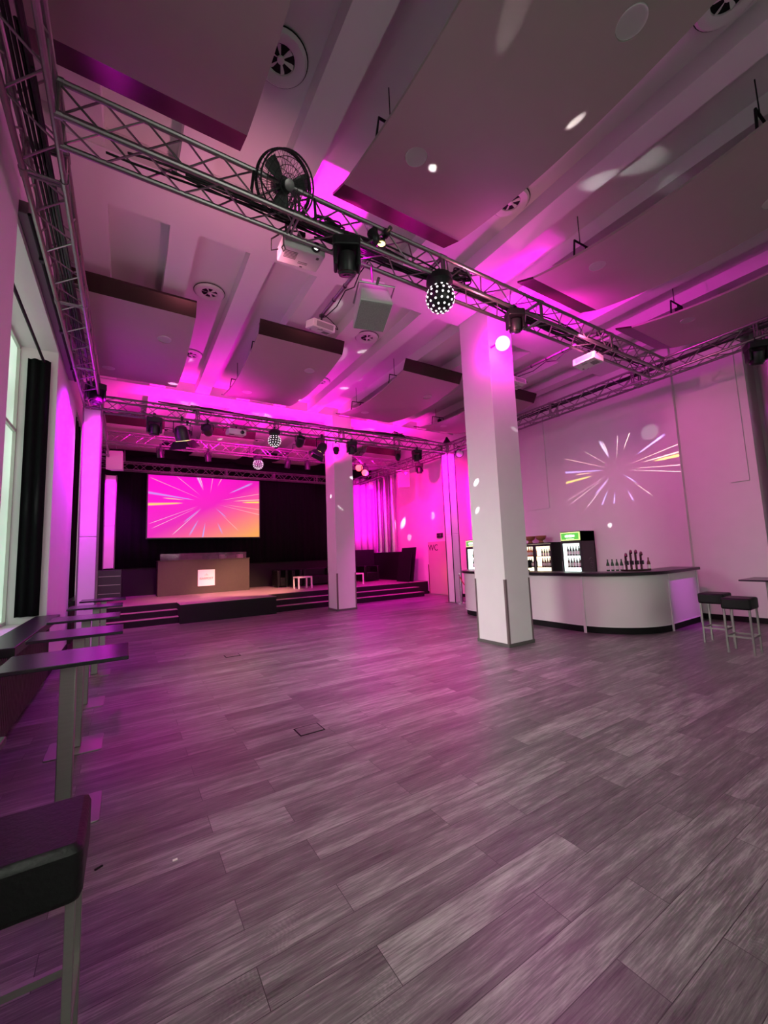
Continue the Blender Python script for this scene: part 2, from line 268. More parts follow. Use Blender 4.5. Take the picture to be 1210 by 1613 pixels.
# ------------------------------------------------------------------ mesh builder
class MB:
    def __init__(s): s.v = []; s.f = []
    def add(s, vs, fs):
        k = len(s.v); s.v += [tuple(v) for v in vs]; s.f += [tuple(i+k for i in f) for f in fs]; return s
    def box(s, x0, x1, y0, y1, z0, z1):
        vs = [(x, y, z) for z in (z0, z1) for y in (y0, y1) for x in (x0, x1)]
        return s.add(vs, [(0, 2, 3, 1), (4, 5, 7, 6), (0, 1, 5, 4), (2, 6, 7, 3), (0, 4, 6, 2), (1, 3, 7, 5)])
    def cyl(s, p, q, r, n=12, r2=None, cap=True):
        p, q = Vector(p), Vector(q); r2 = r if r2 is None else r2
        d = (q-p).normalized(); a = d.orthogonal().normalized(); b = d.cross(a)
        vs = []
        for c, rad in ((p, r), (q, r2)):
            for i in range(n):
                t = 2*PI*i/n; vs.append(c+rad*(math.cos(t)*a+math.sin(t)*b))
        fs = [(i, (i+1) % n, n+(i+1) % n, n+i) for i in range(n)]
        if cap: fs += [tuple(range(n-1, -1, -1)), tuple(range(n, 2*n))]
        return s.add(vs, fs)
    def tube(s, pts, r, n=8, closed=False):
        pts = [Vector(p) for p in pts]; N = len(pts); vs = []; a = None
        for i, p in enumerate(pts):
            if closed: d = (pts[(i+1) % N]-pts[i-1]).normalized()
            else: d = (pts[min(i+1, N-1)]-pts[max(i-1, 0)]).normalized()
            a = d.orthogonal().normalized() if a is None else (a-a.dot(d)*d).normalized()
            b = d.cross(a)
            for k in range(n):
                t = 2*PI*k/n; vs.append(p+r*(math.cos(t)*a+math.sin(t)*b))
        fs = []
        for i in range(N if closed else N-1):
            j = (i+1) % N
            for k in range(n): fs.append((i*n+k, i*n+(k+1) % n, j*n+(k+1) % n, j*n+k))
        if not closed: fs += [tuple(range(n-1, -1, -1)), tuple(range((N-1)*n, N*n))]
        return s.add(vs, fs)
    def lathe(s, prof, c=(0, 0, 0), n=24, axis=(0, 0, 1)):
        d = Vector(axis).normalized(); a = d.orthogonal().normalized(); b = d.cross(a); c = Vector(c); vs = []
        for r, h in prof:
            for k in range(n):
                t = 2*PI*k/n; vs.append(c+d*h+max(r, 1e-4)*(math.cos(t)*a+math.sin(t)*b))
        fs = [(i*n+k, i*n+(k+1) % n, (i+1)*n+(k+1) % n, (i+1)*n+k) for i in range(len(prof)-1) for k in range(n)]
        fs += [tuple(range(n-1, -1, -1)), tuple(range((len(prof)-1)*n, len(prof)*n))]
        return s.add(vs, fs)
    def prism(s, poly, z0, z1):
        n = len(poly); vs = [(x, y, z) for z in (z0, z1) for x, y in poly]
        return s.add(vs, [(i, (i+1) % n, n+(i+1) % n, n+i) for i in range(n)]+[tuple(range(n-1, -1, -1)), tuple(range(n, 2*n))])
    def sheet(s, rows):
        n = len(rows[0]); vs = [p for r in rows for p in r]
        return s.add(vs, [(i*n+k, i*n+k+1, (i+1)*n+k+1, (i+1)*n+k) for i in range(len(rows)-1) for k in range(n-1)])
    def xf(s, mtx):
        s.v = [tuple(mtx @ Vector(v)) for v in s.v]; return s
    def obj(s, name, m, parent=None, bevel=0, smooth=35, loc=None):
        me = bpy.data.meshes.new(name); me.from_pydata(s.v, [], s.f); me.update()
        bm = bmesh.new(); bm.from_mesh(me); bmesh.ops.recalc_face_normals(bm, faces=bm.faces); bm.to_mesh(me); bm.free()
        if smooth:
            for p in me.polygons: p.use_smooth = True
            me.set_sharp_from_angle(angle=math.radians(smooth))
        o = bpy.data.objects.new(name, me); COL.objects.link(o)
        me.materials.append(M[m] if isinstance(m, str) else m)
        if parent: o.parent = parent
        if loc is not None: o.location = loc
        if bevel:
            bv = o.modifiers.new('bevel', 'BEVEL'); bv.width = bevel; bv.segments = 2; bv.limit_method = 'ANGLE'; bv.angle_limit = math.radians(40)
        return o
def thing(name, label, cat, loc=(0, 0, 0), rot=(0, 0, 0), group=None):
    o = bpy.data.objects.new(name, None); COL.objects.link(o); o.empty_display_size = .1
    o.location = loc; o.rotation_euler = rot; return tag(o, label, cat, group)
def tag(o, label, cat, group=None):
    o['label'] = label; o['category'] = cat
    if group: o['group'] = group
    return o
def struct(o): o['kind'] = 'structure'; return o
def kids(o): return [c for c in bpy.data.objects if c.parent == o]
def dup(root, loc, rot=None, label=None, group=None):
    r = root.copy(); COL.objects.link(r); r.location = loc
    if rot is not None: r.rotation_euler = rot
    if label: r['label'] = label
    if group: r['group'] = group
    def rec(src, dst):
        for ch in kids(src):
            c = ch.copy(); COL.objects.link(c); c.parent = dst; rec(ch, c)
    rec(root, r); return r
def text(body, size, m, parent, loc, rot, depth=.002, name='lettering'):
    cu = bpy.data.curves.new('t', 'FONT'); cu.body = body; cu.size = size; cu.extrude = depth; cu.align_x = 'CENTER'; cu.align_y = 'CENTER'
    to = bpy.data.objects.new('t', cu); COL.objects.link(to); dg = bpy.context.evaluated_depsgraph_get(); dg.update()
    me = bpy.data.meshes.new_from_object(to.evaluated_get(dg)); bpy.data.objects.remove(to)
    o = bpy.data.objects.new(name, me); COL.objects.link(o); me.materials.clear(); me.materials.append(M[m]); o.parent = parent; o.location = loc; o.rotation_euler = rot
    return o
def aim(d, roll=0):  # rotation taking local -Z to direction d
    return (Vector(d).to_track_quat('-Z', 'Y') @ Euler((0, 0, roll)).to_quaternion()).to_euler()

# ------------------------------------------------------------------ setting
FX0, FX1, FY0, FY1, ZC, ZB = -1.7, 11.6, -4.6, 18.1, 6.46, 6.2
struct(MB().box(FX0, FX1, FY0, FY1, -.1, 0).obj('floor', 'floor', smooth=0))
struct(MB().box(FX0, FX1, FY0, FY1, ZC, ZC+.1).obj('ceiling', 'ceil', smooth=0))
k = 0
for y0, y1 in ((-2.1, -1.35), (4.95, 5.76), (11.65, 12.4)):
    k += 1; struct(MB().box(FX0+.1, FX1-.1, y0, y1, ZB, ZC+.02).obj('trim_%d' % k, 'ceil', smooth=0))
def rib(xc, y0, y1):
    w0, w1, L = .17, .18, .5
    poly = [(xc-w1, y0), (xc-w0, y0+L), (xc-w0, y1-L), (xc-w1, y1), (xc+w1, y1), (xc+w0, y1-L), (xc+w0, y0+L), (xc+w1, y0)]
    return MB().prism(poly, ZB+.02, ZC+.02)
for y0, y1 in ((-4.5, -2.1), (-1.35, 4.95), (5.76, 11.65), (12.4, 18.0)):
    for i in range(-2, 9):
        xc = 1.65+1.067*i
        if xc < -1 or xc > 10.6: continue
        k += 1; struct(rib(xc, y0, y1).obj('trim_%d' % k, 'ceil', smooth=0))
# left wall with window niches
wl = MB(); WX = -1.0
for y0, y1 in ((-4.6, -1.4), (1.8, 4.97), (8.05, 10.8), (14.0, 18.1)): wl.box(-1.6, WX+(.02 if y1 < 5 else 0), y0, y1, 0, ZC)
for y0, y1 in ((-1.4, 1.8), (4.97, 8.05), (10.8, 14.0)):
    wl.box(-1.6, WX-.12, y0, y1, 0, .86); wl.box(-1.6, WX, y0, y1, 5.1, ZC)
struct(wl.obj('wall_left', 'wall', smooth=0))
struct(MB().box(-1.0, 11.6, 18.0, 18.12, 0, ZC).obj('wall_back', 'bpaint', smooth=0))
wr = MB(); wr.box(10.7, 11.5, 4.15, 18.1, 0, ZC); wr.box(10.8, 11.5, 2.86, 4.15, 0, ZC); wr.box(11.4, 11.55, -4.6, 2.86, 0, ZC)
struct(wr.obj('wall_right', 'wall', smooth=0))
struct(MB().box(10.77, 10.81, 3.0, 3.31, 2.89, ZC).box(10.67, 10.71, 7.64, 8.45, 2.86, ZC).obj('trim_80', 'wall', smooth=0))
rw = MB(); rw.box(-1.6, 11.5, -4.62, -4.5, 0, .9); rw.box(-1.6, 11.5, -4.62, -4.5, 4.9, ZC)
for x0, x1 in ((-1.6, .7), (3.7, 5.7), (8.7, 11.5)): rw.box(x0, x1, -4.62, -4.5, .9, 4.9)
struct(rw.obj('wall_rear', 'wall', smooth=0))
def window(n, axis, a0, a1, z0, z1, pos):
    fr = MB(); pn = MB(); t = .05
    nb = 3; ws = [a0+(a1-a0)*i/nb for i in range(nb+1)]
    def bx(m_, p0, p1, q0, q1, d0, d1):
        if axis == 'x': m_.box(pos+d0, pos+d1, p0, p1, q0, q1)
        else: m_.box(p0, p1, pos+d0, pos+d1, q0, q1)
    for a in ws: bx(fr, a-t/2, a+t/2, z0, z1, -.03, .04)
    for z in (z0+t/2, z0+(z1-z0)*.68, z1-t/2): bx(fr, a0, a1, z-t/2, z+t/2, -.03, .04)
    bx(pn, a0, a1, z0, z1, -.02, 0)
    o = struct(pn.obj('window_%d' % n, 'pane', smooth=0)); struct(fr.obj('window_frame', 'frame', o, smooth=0))
window(1, 'x', 4.97, 8.05, .86, 5.1, -1.5); window(2, 'x', -1.4, 1.8, .86, 5.1, -1.5); window(3, 'x', 10.8, 14.0, .86, 5.1, -1.5)
window(4, 'y', .7, 3.7, .9, 4.9, -4.56); window(5, 'y', 5.7, 8.7, .9, 4.9, -4.56)
# skirting
struct(MB().box(10.78, 10.805, 2.87, 4.15, 0, .11).box(10.68, 10.705, 4.15, 12.2, 0, .11).box(10.68, 10.705, 13.65, 14.4, 0, .11).obj('baseboard_right', 'bpaint', smooth=0))
struct(MB().box(-1.0, -.98, 8.05, 10.8, 0, .1).box(-.98, -.96, 1.8, 4.97, 0, .1).obj('baseboard_left', 'bpaint', smooth=0))
# pillars
for x0, x1, y0, y1, lab in ((5.56, 6.20, 4.97, 5.70, 'white square pillar in front of the bar, nearest the camera'), (5.52, 6.18, 11.60, 12.27, 'white square pillar standing at the foot of the stage steps')):
    p = thing('pillar', lab, 'pillar', ((x0+x1)/2, (y0+y1)/2, 0)); hx, hy = (x1-x0)/2, (y1-y0)/2
    MB().box(-hx, hx, -hy, hy, 0, 6.2).obj('shaft', 'wall', p, .008)
    gd = MB()
    for sx, sy in ((-1, -1), (-1, 1), (1, -1)):
        cx, cy = sx*hx, sy*hy; gd.box(min(cx, cx-sx*.035), max(cx, cx-sx*.035), cy-.006 if sy < 0 else cy, cy if sy < 0 else cy+.006, .05, 1.15)
        gd.box(cx-.006 if sx < 0 else cx, cx if sx < 0 else cx+.006, min(cy, cy-sy*.035), max(cy, cy-sy*.035), .05, 1.15)
    gd.obj('corner_guard', mat('guard_grey', (.16, .12, .12), .4), p, smooth=0)
    MB().box(-hx-.012, hx+.012, -hy-.012, hy+.012, 0, .06).obj('plinth', mat('plinth_grey', (.10, .10, .09), .5), p, smooth=0)

# ------------------------------------------------------------------ acoustic sails under the ceiling
HOLES = []
def sail(x0, x1, y0, y1, zend, sag, holes, lab, near, group):
    p = thing('acoustic_panel', lab, 'ceiling panel', ((x0+x1)/2, (y0+y1)/2, zend), group=group); cx, cy = (x0+x1)/2, (y0+y1)/2
    hx, hy = (x1-x0)/2, (y1-y0)/2; N = 22; T = .035
    def zz(t): return -sag*(1-(2*t-1)**2)
    lo, hi = [], []
    for i in range(N+1):
        t = i/N; y = -hy+2*hy*t
        lo.append([(x, y, zz(t)) for x in (-hx, hx)]); hi.append([(x, y, zz(t)+T) for x in (-hx, hx)])
    mb = MB(); vs = [v for r in lo for v in r]+[v for r in hi for v in r]; o = 2*(N+1); fs = []
    for i in range(N):
        a = 2*i; fs += [(a, a+1, a+3, a+2), (o+a, o+a+2, o+a+3, o+a+1), (a, a+2, o+a+2, o+a), (a+1, o+a+1, o+a+3, a+3)]
    fs += [(0, o, o+1, 1), (2*N, 2*N+1, o+2*N+1, o+2*N)]
    sh = mb.add(vs, fs).obj('shell', 'panel', p, smooth=30)
    cut = MB()
    for hx_, hy_ in holes: cut.cyl((hx_-cx, hy_-cy, -.6), (hx_-cx, hy_-cy, .4), .115, 28)
    if holes:
        co = cut.obj('cutter', 'panel', p); bo = sh.modifiers.new('b', 'BOOLEAN'); bo.operation = 'DIFFERENCE'; bo.object = co; bo.solver = 'EXACT'
        dg = bpy.context.evaluated_depsgraph_get(); dg.update(); me = bpy.data.meshes.new_from_object(sh.evaluated_get(dg)); sh.modifiers.clear(); sh.data = me
        for q_ in me.polygons: q_.use_smooth = False
        bpy.data.objects.remove(co)
    # metal end strips, tilted up
    for s in (-1, 1):
        (dy, dz) = (.12, .21) if s < 0 else (.30, .11)
        e = MB(); y = s*hy; t = .02
        e.sheet([[(-hx, y, 0), (hx, y, 0)], [(-hx, y+s*dy, dz), (hx, y+s*dy, dz)]]); e.sheet([[(-hx, y, T), (hx, y, T)], [(-hx, y+s*dy, dz+T), (hx, y+s*dy, dz+T)]])
        e.sheet([[(-hx, y, 0), (-hx, y, T)], [(-hx, y+s*dy, dz), (-hx, y+s*dy, dz+T)]]); e.sheet([[(hx, y, 0), (hx, y, T)], [(hx, y+s*dy, dz), (hx, y+s*dy, dz+T)]])
        e.sheet([[(-hx, y+s*dy, dz), (hx, y+s*dy, dz)], [(-hx, y+s*dy, dz+T), (hx, y+s*dy, dz+T)]]); e.obj('end_strip', 'strip', p, smooth=0)
    # hangers at the side edges
    for s in (-1, 1):
        for t in (.2, .8):
            y = -hy+2*hy*t; z = zz(t)+T; x = s*hx
            h = MB(); h.tube([(x-s*.02, y, z), (x-s*.06, y, z+.26), (x-s*.5, y, z+.28), (x-s*.6, y, z-.0)], .014, 6)
            h.box(x-s*.34-.05, x-s*.34+.05, y-.04, y+.04, z+.09, z+.20); h.cyl((x-s*.34, y, z+.2), (x-s*.34, y, z+.28), .012, 6)
            h.cyl((x-s*.2, y, z+.28), (x-s*.2, y, ZC-zend), .006, 6); h.obj('hanger', 'bpaint', p)
    for hx_, hy_ in holes:
        t = (hy_-y0)/(y1-y0); HOLES.append((hx_, hy_, zend+zz(t)))
XR = ((-.80, .92), (1.99, 3.72), (5.27, 6.99), (8.18, 9.85))
nm = (('over the left truss', 'beside the fan on the truss', 'to the right of the near pillar', 'above the right wall truss'),
      ('by the left tower', 'below the hanging projector', 'between the two pillars', 'beside the near pillar and right wall'),
      ('above the left of the stage', 'above the stage screen', 'above the black armchairs', 'above the stage speaker on the right'))
for r, (y0, y1) in enumerate(((.38, 3.72), (7.28, 10.55), (14.15, 17.3))):
    for c, (x0, x1) in enumerate(XR):
        hs = [(x0+.45, 2.97), (x1-.47, 1.24)] if r == 0 else [(x1-.42, 8.05), (x0+.40, 9.78)] if r == 1 else []
        if r == 0 and c == 0: hs = [(x0+.4, 1.24)]
        sail(x0, x1, y0, y1, 5.84, .17, hs, 'curved beige ceiling panel %s %s' % (('in the front row', 'in the middle row', 'in the rear row')[r], nm[r][c]), r > 0, 'hung acoustic ceiling panels')
dl = None
for i, (x, y, z) in enumerate(HOLES):
    lab = 'round downlight in the ceiling panel, %s' % (('front row, ' if y < 5 else 'middle row, ')+'%s, %s end' % (('first from left', 'second from left', 'third from left', 'fourth from left')[[j for j, (a, b) in enumerate(XR) if a < x < b][0]], 'far' if (y > 9 or 2 < y < 5) else 'near'))
    if dl is None:
        dl = thing('downlight', lab, 'downlight', (x, y, z), group='downlights in the ceiling panels')
        MB().lathe([(.112, .0), (.112, .14), (.104, .14), (.104, .0)], n=28).obj('housing', 'wplastic', dl)
        MB().lathe([(.103, .085), (.09, .10), (.05, .125), (.012, .13)], n=28).obj('reflector', 'chrome', dl)
        MB().cyl((0, 0, .13), (0, 0, .07), .018, 10).obj('bulb', 'wplastic', dl)
    else: dup(dl, (x, y, z), None, lab)
# ceiling air outlets
vt = None
for r, y in enumerate((.92, 3.36, 7.37, 9.93, 16.2)):
    for c, x in enumerate((1.15, 4.39, 7.6)):
        lab = 'round swirl air outlet in the ceiling, %s column, %s from the camera' % (('left', 'middle', 'right')[c], ('nearest', 'second', 'third', 'fourth', 'farthest')[r])
        if vt is None:
            vt = thing('air_outlet', lab, 'air vent', (x, y, 6.455), group='round ceiling air outlets'); vt.scale = (.84, .84, .84)
            MB().lathe([(.30, 0), (.30, -.02), (.27, -.05), (.22, -.055), (.16, -.035), (.15, 0)], n=36).obj('ring', 'ceil', vt)
            MB().lathe([(.30, .0), (.312, -.008), (.30, -.016)], n=36).obj('shadow_gap', 'bpaint', vt)
            MB().lathe([(.155, -.004), (.001, -.004)], n=30).obj('opening', 'bcloth', vt)
            bl = MB()
            for k_ in range(6):
                t = k_*PI/3; a = Vector((math.cos(t), math.sin(t), 0)); b = Vector((-math.sin(t), math.cos(t), 0))
                bl.add([a*.03+b*.01+Vector((0, 0, -.03)), a*.15+b*.035+Vector((0, 0, -.035)), a*.15-b*.02+Vector((0, 0, -.012)), a*.03-b*.005+Vector((0, 0, -.015))], [(0, 1, 2, 3)])
            bl.obj('swirl_blades', 'wplastic', vt, smooth=0); MB().lathe([(.04, -.02), (.04, -.045), (.02, -.05)], n=16).obj('hub', 'wplastic', vt)
        else: dup(vt, (x, y, 6.455), None, lab)

# ------------------------------------------------------------------ trusses
TS, TZ = .285, 5.08
def truss(p0, p1, lab, step=.30, cpl=2.0, size=TS, rc=.025, rb=.009):
    p0, p1 = Vector(p0), Vector(p1); L = (p1-p0).length; d = (p1-p0).normalized()
    rot = d.to_track_quat('X', 'Z').to_euler()
    t = thing('lighting_truss', lab, 'truss', p0, rot, 'box trusses of the lighting rig'); h = size/2
    cs = [(-h, 0), (h, 0), (h, size), (-h, size)]
    for y, z in cs: MB().cyl((0, y, z), (L, y, z), rc, 10).obj('chord', 'alu', t)
    n = max(2, round(L/step)); st = L/n
    for a, b in ((0, 1), (1, 2), (2, 3), (3, 0)):
        la = MB(); A, B_ = cs[a], cs[b]
        for i in range(n):
            u, v = (A, B_) if i % 2 == 0 else (B_, A); la.cyl((i*st, *u), ((i+1)*st, *v), rb, 6, cap=False)
        la.obj('lattice', 'alu', t)
    x = 0; m_ = max(1, round(L/cpl))
    for i in range(m_+1):
        fr = MB(); x = L*i/m_
        for o_ in (-.02, .02):
            for a in range(4):
                A, B_ = cs[a], cs[(a+1) % 4]; fr.cyl((min(max(x+o_, .01), L-.01), *A), (min(max(x+o_, .01), L-.01), *B_), .014, 8)
        for y, z in cs: fr.cyl((max(x-.05, 0), y, z), (min(x+.05, L), y, z), .032, 10)
        fr.obj('end_frame', 'alu', t)
    return t
LXC, RXC = -.69, 9.37
def rx(y): return 9.21+(y-3.74)*.024
truss((LXC+.15, 3.74, TZ), (9.06, 3.74, TZ), 'near box truss crossing the hall with the fan on it')
truss((LXC, -4.0, TZ), (LXC, 10.55, TZ), 'long box truss along the left window wall')
truss((LXC, 10.85, TZ), (LXC, 17.1, TZ), 'box truss above the left edge of the stage')
truss((rx(-4), -4.0, TZ), (RXC, 10.38, TZ), 'long box truss along the right bar wall')
truss((RXC, 10.65, TZ), (RXC, 17.1, TZ), 'box truss above the right edge of the stage')
truss((LXC+.15, 10.7, TZ), (RXC-.15, 10.55, TZ), 'box truss across the stage front full of lamps')
truss((LXC+.15, 13.45, TZ), (RXC-.15, 13.3, TZ), 'box truss across the middle of the stage')
truss((LXC+.15, 17.25, TZ), (RXC-.15, 17.25, TZ), 'rear box truss just above the stage screen')
def tower(x, y, z1, lab, z0=0, s=.155, base=True, tube='alu'):
    t = thing('tower', lab, 'truss tower', (x, y, z0), group='cloth covered truss towers'); h = z1-z0
    sl = MB(); N = 24
    for k in range(2):
        a, b = (0.02, h*.45) if k == 0 else (h*.45+.004, h-.01)
        sl.box(-s, s, -s, s, a, b)
    sl.obj('cloth_sleeve', 'sleeve', t, .012)
    for sx in (-1, 1):
        for sy in (-1, 1): MB().cyl((sx*(s+.004), sy*(s+.004), 0), (sx*(s+.004), sy*(s+.004), h), .016, 8).obj('corner_tube', tube, t)
    if base: MB().box(-.24, .24, -.24, .24, 0, .015).obj('base_plate', 'alu', t, smooth=0)
    return t
tower(LXC, 10.7, TZ-.03, 'white cloth wrapped tower left of the stage by the tables')
twr = tower(RXC, 10.55, TZ-.03, 'white cloth wrapped tower beside the WC door and bar', tube='black')
tower(-.5, 16.6, 4.72, 'slim purple lit cloth tower at the rear left of the stage', z0=1.55, s=.15, base=False)
MB_ = MB().lathe([(.16, 0), (.15, .05), (.06, .2), (.02, .27)], n=16)
MB_.obj('tower_cap', 'black', twr, loc=(0, 0, TZ+TS+.03))
# cables lying in the near truss, and in others
def cables(p0, p1, n, spread, r, lab, sd):
    rn = random.Random(sd); p0, p1 = Vector(p0), Vector(p1); mb = MB(); d = (p1-p0)
    for i in range(n):
        off = Vector((rn.uniform(-spread, spread), rn.uniform(-spread, spread), rn.uniform(-.01, .03))); pts = []; N = int(d.length/.18)
        ph = rn.uniform(0, 6); a0 = rn.uniform(0, .25); a1 = rn.uniform(.7, 1)
        for j in range(N+1):
            t = a0+(a1-a0)*j/N; pts.append(p0+d*t+off+Vector((0, math.sin(t*17+ph)*spread*.5, max(0, math.sin(t*11+ph*2))*spread*.7+rn.uniform(0, .012))))
        mb.tube(pts, r, 6)
    return tag(mb.obj('cable_bundle', 'cable'), lab, 'cables')
cables((LXC+.3, 3.74, TZ+.06), (8.9, 3.74, TZ+.06), 15, .085, .011, 'black cables lying inside the near truss', 1)
cables((LXC, 1.5, TZ+.06), (LXC, 10.3, TZ+.06), 10, .06, .014, 'black cables lying inside the left wall truss', 2)
cables((LXC+.3, 10.7, TZ+.31), (RXC-.3, 10.5, TZ+.31), 9, .07, .016, 'black cables on top of the stage front truss', 3)
cables((rx(.5), .5, TZ+.2), (rx(9), 9, TZ+.2), 5, .05, .012, 'black cables inside the right wall truss', 4)
rn = random.Random(5)
def coil(c, R, n, lab):
    mb = MB(); c = Vector(c)
    for i in range(n):
        r_ = R*rn.uniform(.6, 1); e = Euler((rn.uniform(-.5, .5), rn.uniform(-.5, .5), 0)).to_matrix(); o_ = Vector((rn.uniform(-.05, .05), rn.uniform(-.03, .03), rn.uniform(0, .08)))
        mb.tube([c+o_+e @ Vector((r_*1.6*math.cos(t*PI/10), .7*r_*math.sin(t*PI/10), 0)) for t in range(20)], .01, 6, True)
    return tag(mb.obj('cable_coil', 'cable'), lab, 'cables')
coil((1.75, 3.74, TZ+.12), .12, 9, 'coiled black cables in the near truss left of the magenta lamp')
coil((3.7, 3.74, TZ+.2), .14, 9, 'coiled black cables in the near truss above the glowing ball')
coil((7.3, 3.74, TZ+.12), .14, 8, 'coiled black cables in the near truss at its right end')
coil((7.3, 10.5, TZ+.33), .16, 9, 'coiled black cables on the stage front truss right of the far pillar')

# ------------------------------------------------------------------ lamps on the rig
def rbox(hx, hy, z0, z1, c): # rounded plan box
    pts = []
    for sx, sy, a in ((1, 1, 0), (-1, 1, 90), (-1, -1, 180), (1, -1, 270)):
        for k_ in range(4):
            t = math.radians(a+30*k_); pts.append((sx*(hx-c)+c*math.cos(t), sy*(hy-c)+c*math.sin(t)))
    return MB().prism(pts, z0, z1)
def moving_head(loc, lab, yaw=0, tilt=0, s=1.0, lens='lensdark'):
    t = thing('moving_head', lab, 'moving head lamp', loc, (0, 0, yaw), 'moving head lamps'); t.scale = (s, s, s)
    MB().box(-.03, .03, -.05, .05, -.06, .05).obj('clamp', 'black', t, .006)
    rbox(.15, .13, -.16, -.05, .04).obj('base', 'black', t, .01)
    for sx in (-1, 1):
        a = MB(); x0 = sx*.125; a.prism([(.0, 0)], 0, 0) if False else a.box(x0-.022, x0+.022, -.085, .085, -.36, -.14); a.obj('yoke_arm', 'black', t, .018)
    R_ = Matrix.Translation((0, 0, -.29)) @ Matrix.Rotation(tilt, 4, 'X')
    MB().lathe([(.04, .12), (.085, .10), (.10, .05), (.103, -.05), (.098, -.10), (.09, -.125), (.07, -.125)], n=24).xf(R_).obj('head', 'black', t)
    MB().lathe([(.068, -.120), (.05, -.128), (.001, -.132)], n=20).xf(R_).obj('lens', lens, t)
    MB().lathe([(.10, -.09), (.107, -.095), (.10, -.10)], n=24).xf(R_).obj('ring', 'strip', t)
    return t
moving_head((1.93, 3.60, TZ-.02), 'large black moving head below the near truss, beside the white projector', -.45, .35, .98)
moving_head((4.60, 3.60, TZ-.02), 'black moving head below the near truss, in front of the near pillar', -.5, .3, .82)
moving_head((5.56, 10.45, TZ-.02), 'black moving head on the stage front truss by the far pillar', -.3, .2, 1.0)
moving_head((7.95, 10.44, TZ-.02), 'black moving head on the stage front truss between pillar and right tower', -.3, .2, 1.0)
moving_head((9.22, 12.0, TZ-.02), 'black moving head below the right stage truss', -.6, .2, 1.0)
moving_head((-.60, 9.75, TZ+.28), 'black moving head in the truss corner over the left tower', .3, -.3, 1.1)
moving_head((9.05, 2.2, TZ-.02), 'black moving head below the right truss at the picture edge', -.9, .5, 1.0)
moving_head((.48, 10.6, TZ-.0), 'black moving head at the left end of the stage front truss', 0, .15, 1.1)
def par(loc, lab, d, r=.11, L=.24, lens='lensmag', hang=.22, name='par_can', doors=False):
    t = thing(name, lab, 'stage lamp', loc, group='stage lamps on the rig'); d = Vector(d).normalized()
    Q = aim(d).to_matrix().to_4x4(); T_ = Matrix.Translation((0, 0, -hang)) @ Q
    MB().lathe([(r*.45, L*.55), (r*.8, L*.42), (r, L*.1), (r*1.02, -L*.5), (r*.94, -L*.5), (r*.9, -L*.35)], n=24).xf(T_).obj('can', 'black', t)
    MB().lathe([(r*.9, -L*.40), (r*.5, -L*.44), (.001, -L*.46)], n=24).xf(T_).obj('lens', lens, t)
    y = MB(); y.tube([(-r*1.12, 0, -hang), (-r*1.12, 0, -.07), (0, 0, -.05), (r*1.12, 0, -.07), (r*1.12, 0, -hang)], .011, 8); y.cyl((0, 0, -.06), (0, 0, .03), .02, 8); y.box(-.03, .03, -.035, .035, -.02, .05); y.obj('yoke', 'black', t)
    if doors:
        for k_ in range(4):
            b = MB(); a = r*1.0
            b.add([(-a, a, -L*.5), (a, a, -L*.5), (a*1.3, a*1.75, -L*.5-a*1.1), (-a*1.3, a*1.75, -L*.5-a*1.1), (-a, a+.006, -L*.5), (a, a+.006, -L*.5), (a*1.3, a*1.75+.006, -L*.5-a*1.1), (-a*1.3, a*1.75+.006, -L*.5-a*1.1)], [(0, 1, 2, 3), (7, 6, 5, 4), (0, 4, 5, 1), (1, 5, 6, 2), (2, 6, 7, 3), (3, 7, 4, 0)])
            b.xf(T_ @ Matrix.Rotation(k_*PI/2, 4, 'Z')).obj('barn_door', 'black', t, smooth=0)
        rm = MB().tube([T_ @ Vector((r*1.0*math.cos(i*PI/12), r*1.0*math.sin(i*PI/12), -L*.5)) for i in range(24)], .006, 6, True); rm.obj('rim', 'lenswarm', t)
    return t
par((1.05, 10.540, TZ), 'large black theatre lamp with open barn doors, left of the stage', (.25, .3, -1), .16, .34, 'lensdark', .36, 'theatre_lamp', True)
par((4.62, 10.482, TZ), 'black theatre lamp with barn doors beside the far pillar', (-.5, .2, -1), .14, .3, 'lensdark', .34, 'theatre_lamp', True)
par((1.62, 10.531, TZ), 'round black par can under the stage front truss, left one', (-.3, -.6, .25), .12, .26, 'lensdark', .22)
par((3.98, 10.492, TZ), 'round black par can under the stage front truss, right of the glowing ball', (.0, -.5, .5), .12, .28, 'lensdark', .24)
for i, (x, y) in enumerate(((.77, 13.29), (2.06, 13.27), (4.57, 13.24), (5.28, 13.23))):
    par((x, y, TZ), 'small black lamp under the middle stage truss, number %s from the left' % ('one', 'two', 'three', 'four')[i], (.1, .2, -1) if i != 2 else (0, .4, -.8), .09, .26, 'lensdark', .22)
par((7.55, 13.19, TZ), 'red glowing lamp under the middle stage truss right of the pillar', (-.55, -1, -.35), .13, .24, 'lensred', .30)
par((7.42, 13.40, TZ+.1), 'upper red glowing lamp under the middle stage truss', (-.5, -1, -.6), .15, .2, 'lensred', .16)
par((2.30, 3.62, TZ+.22), 'small lamp glowing magenta inside the near truss', (-.2, .3, .9), .06, .14, 'lensmag', .06)
par((2.42, 3.66, TZ+.16), 'small lamp with yellow light inside the near truss', (-.5, -.8, .1), .05, .12, 'lenswarm', .05)
par((9.52, 10.15, TZ+.12), 'pale round wash lamp right of the tower by the WC', (-.4, -1, -.3), .14, .16, 'wplastic', .2)
# up-lights seen glowing between the stage trusses
for i, (x, y) in enumerate(((1.2, 11.6), (3.4, 11.8), (5.2, 11.3), (7.4, 11.6))):
    par((x, 10.7-.0164*x+.1425, TZ), 'small lamp tilted upward behind the stage front truss, number %s from the left' % ('one', 'two', 'three', 'four')[i], (.2, .5, 1), .09, .2, 'lenswhite', .3)
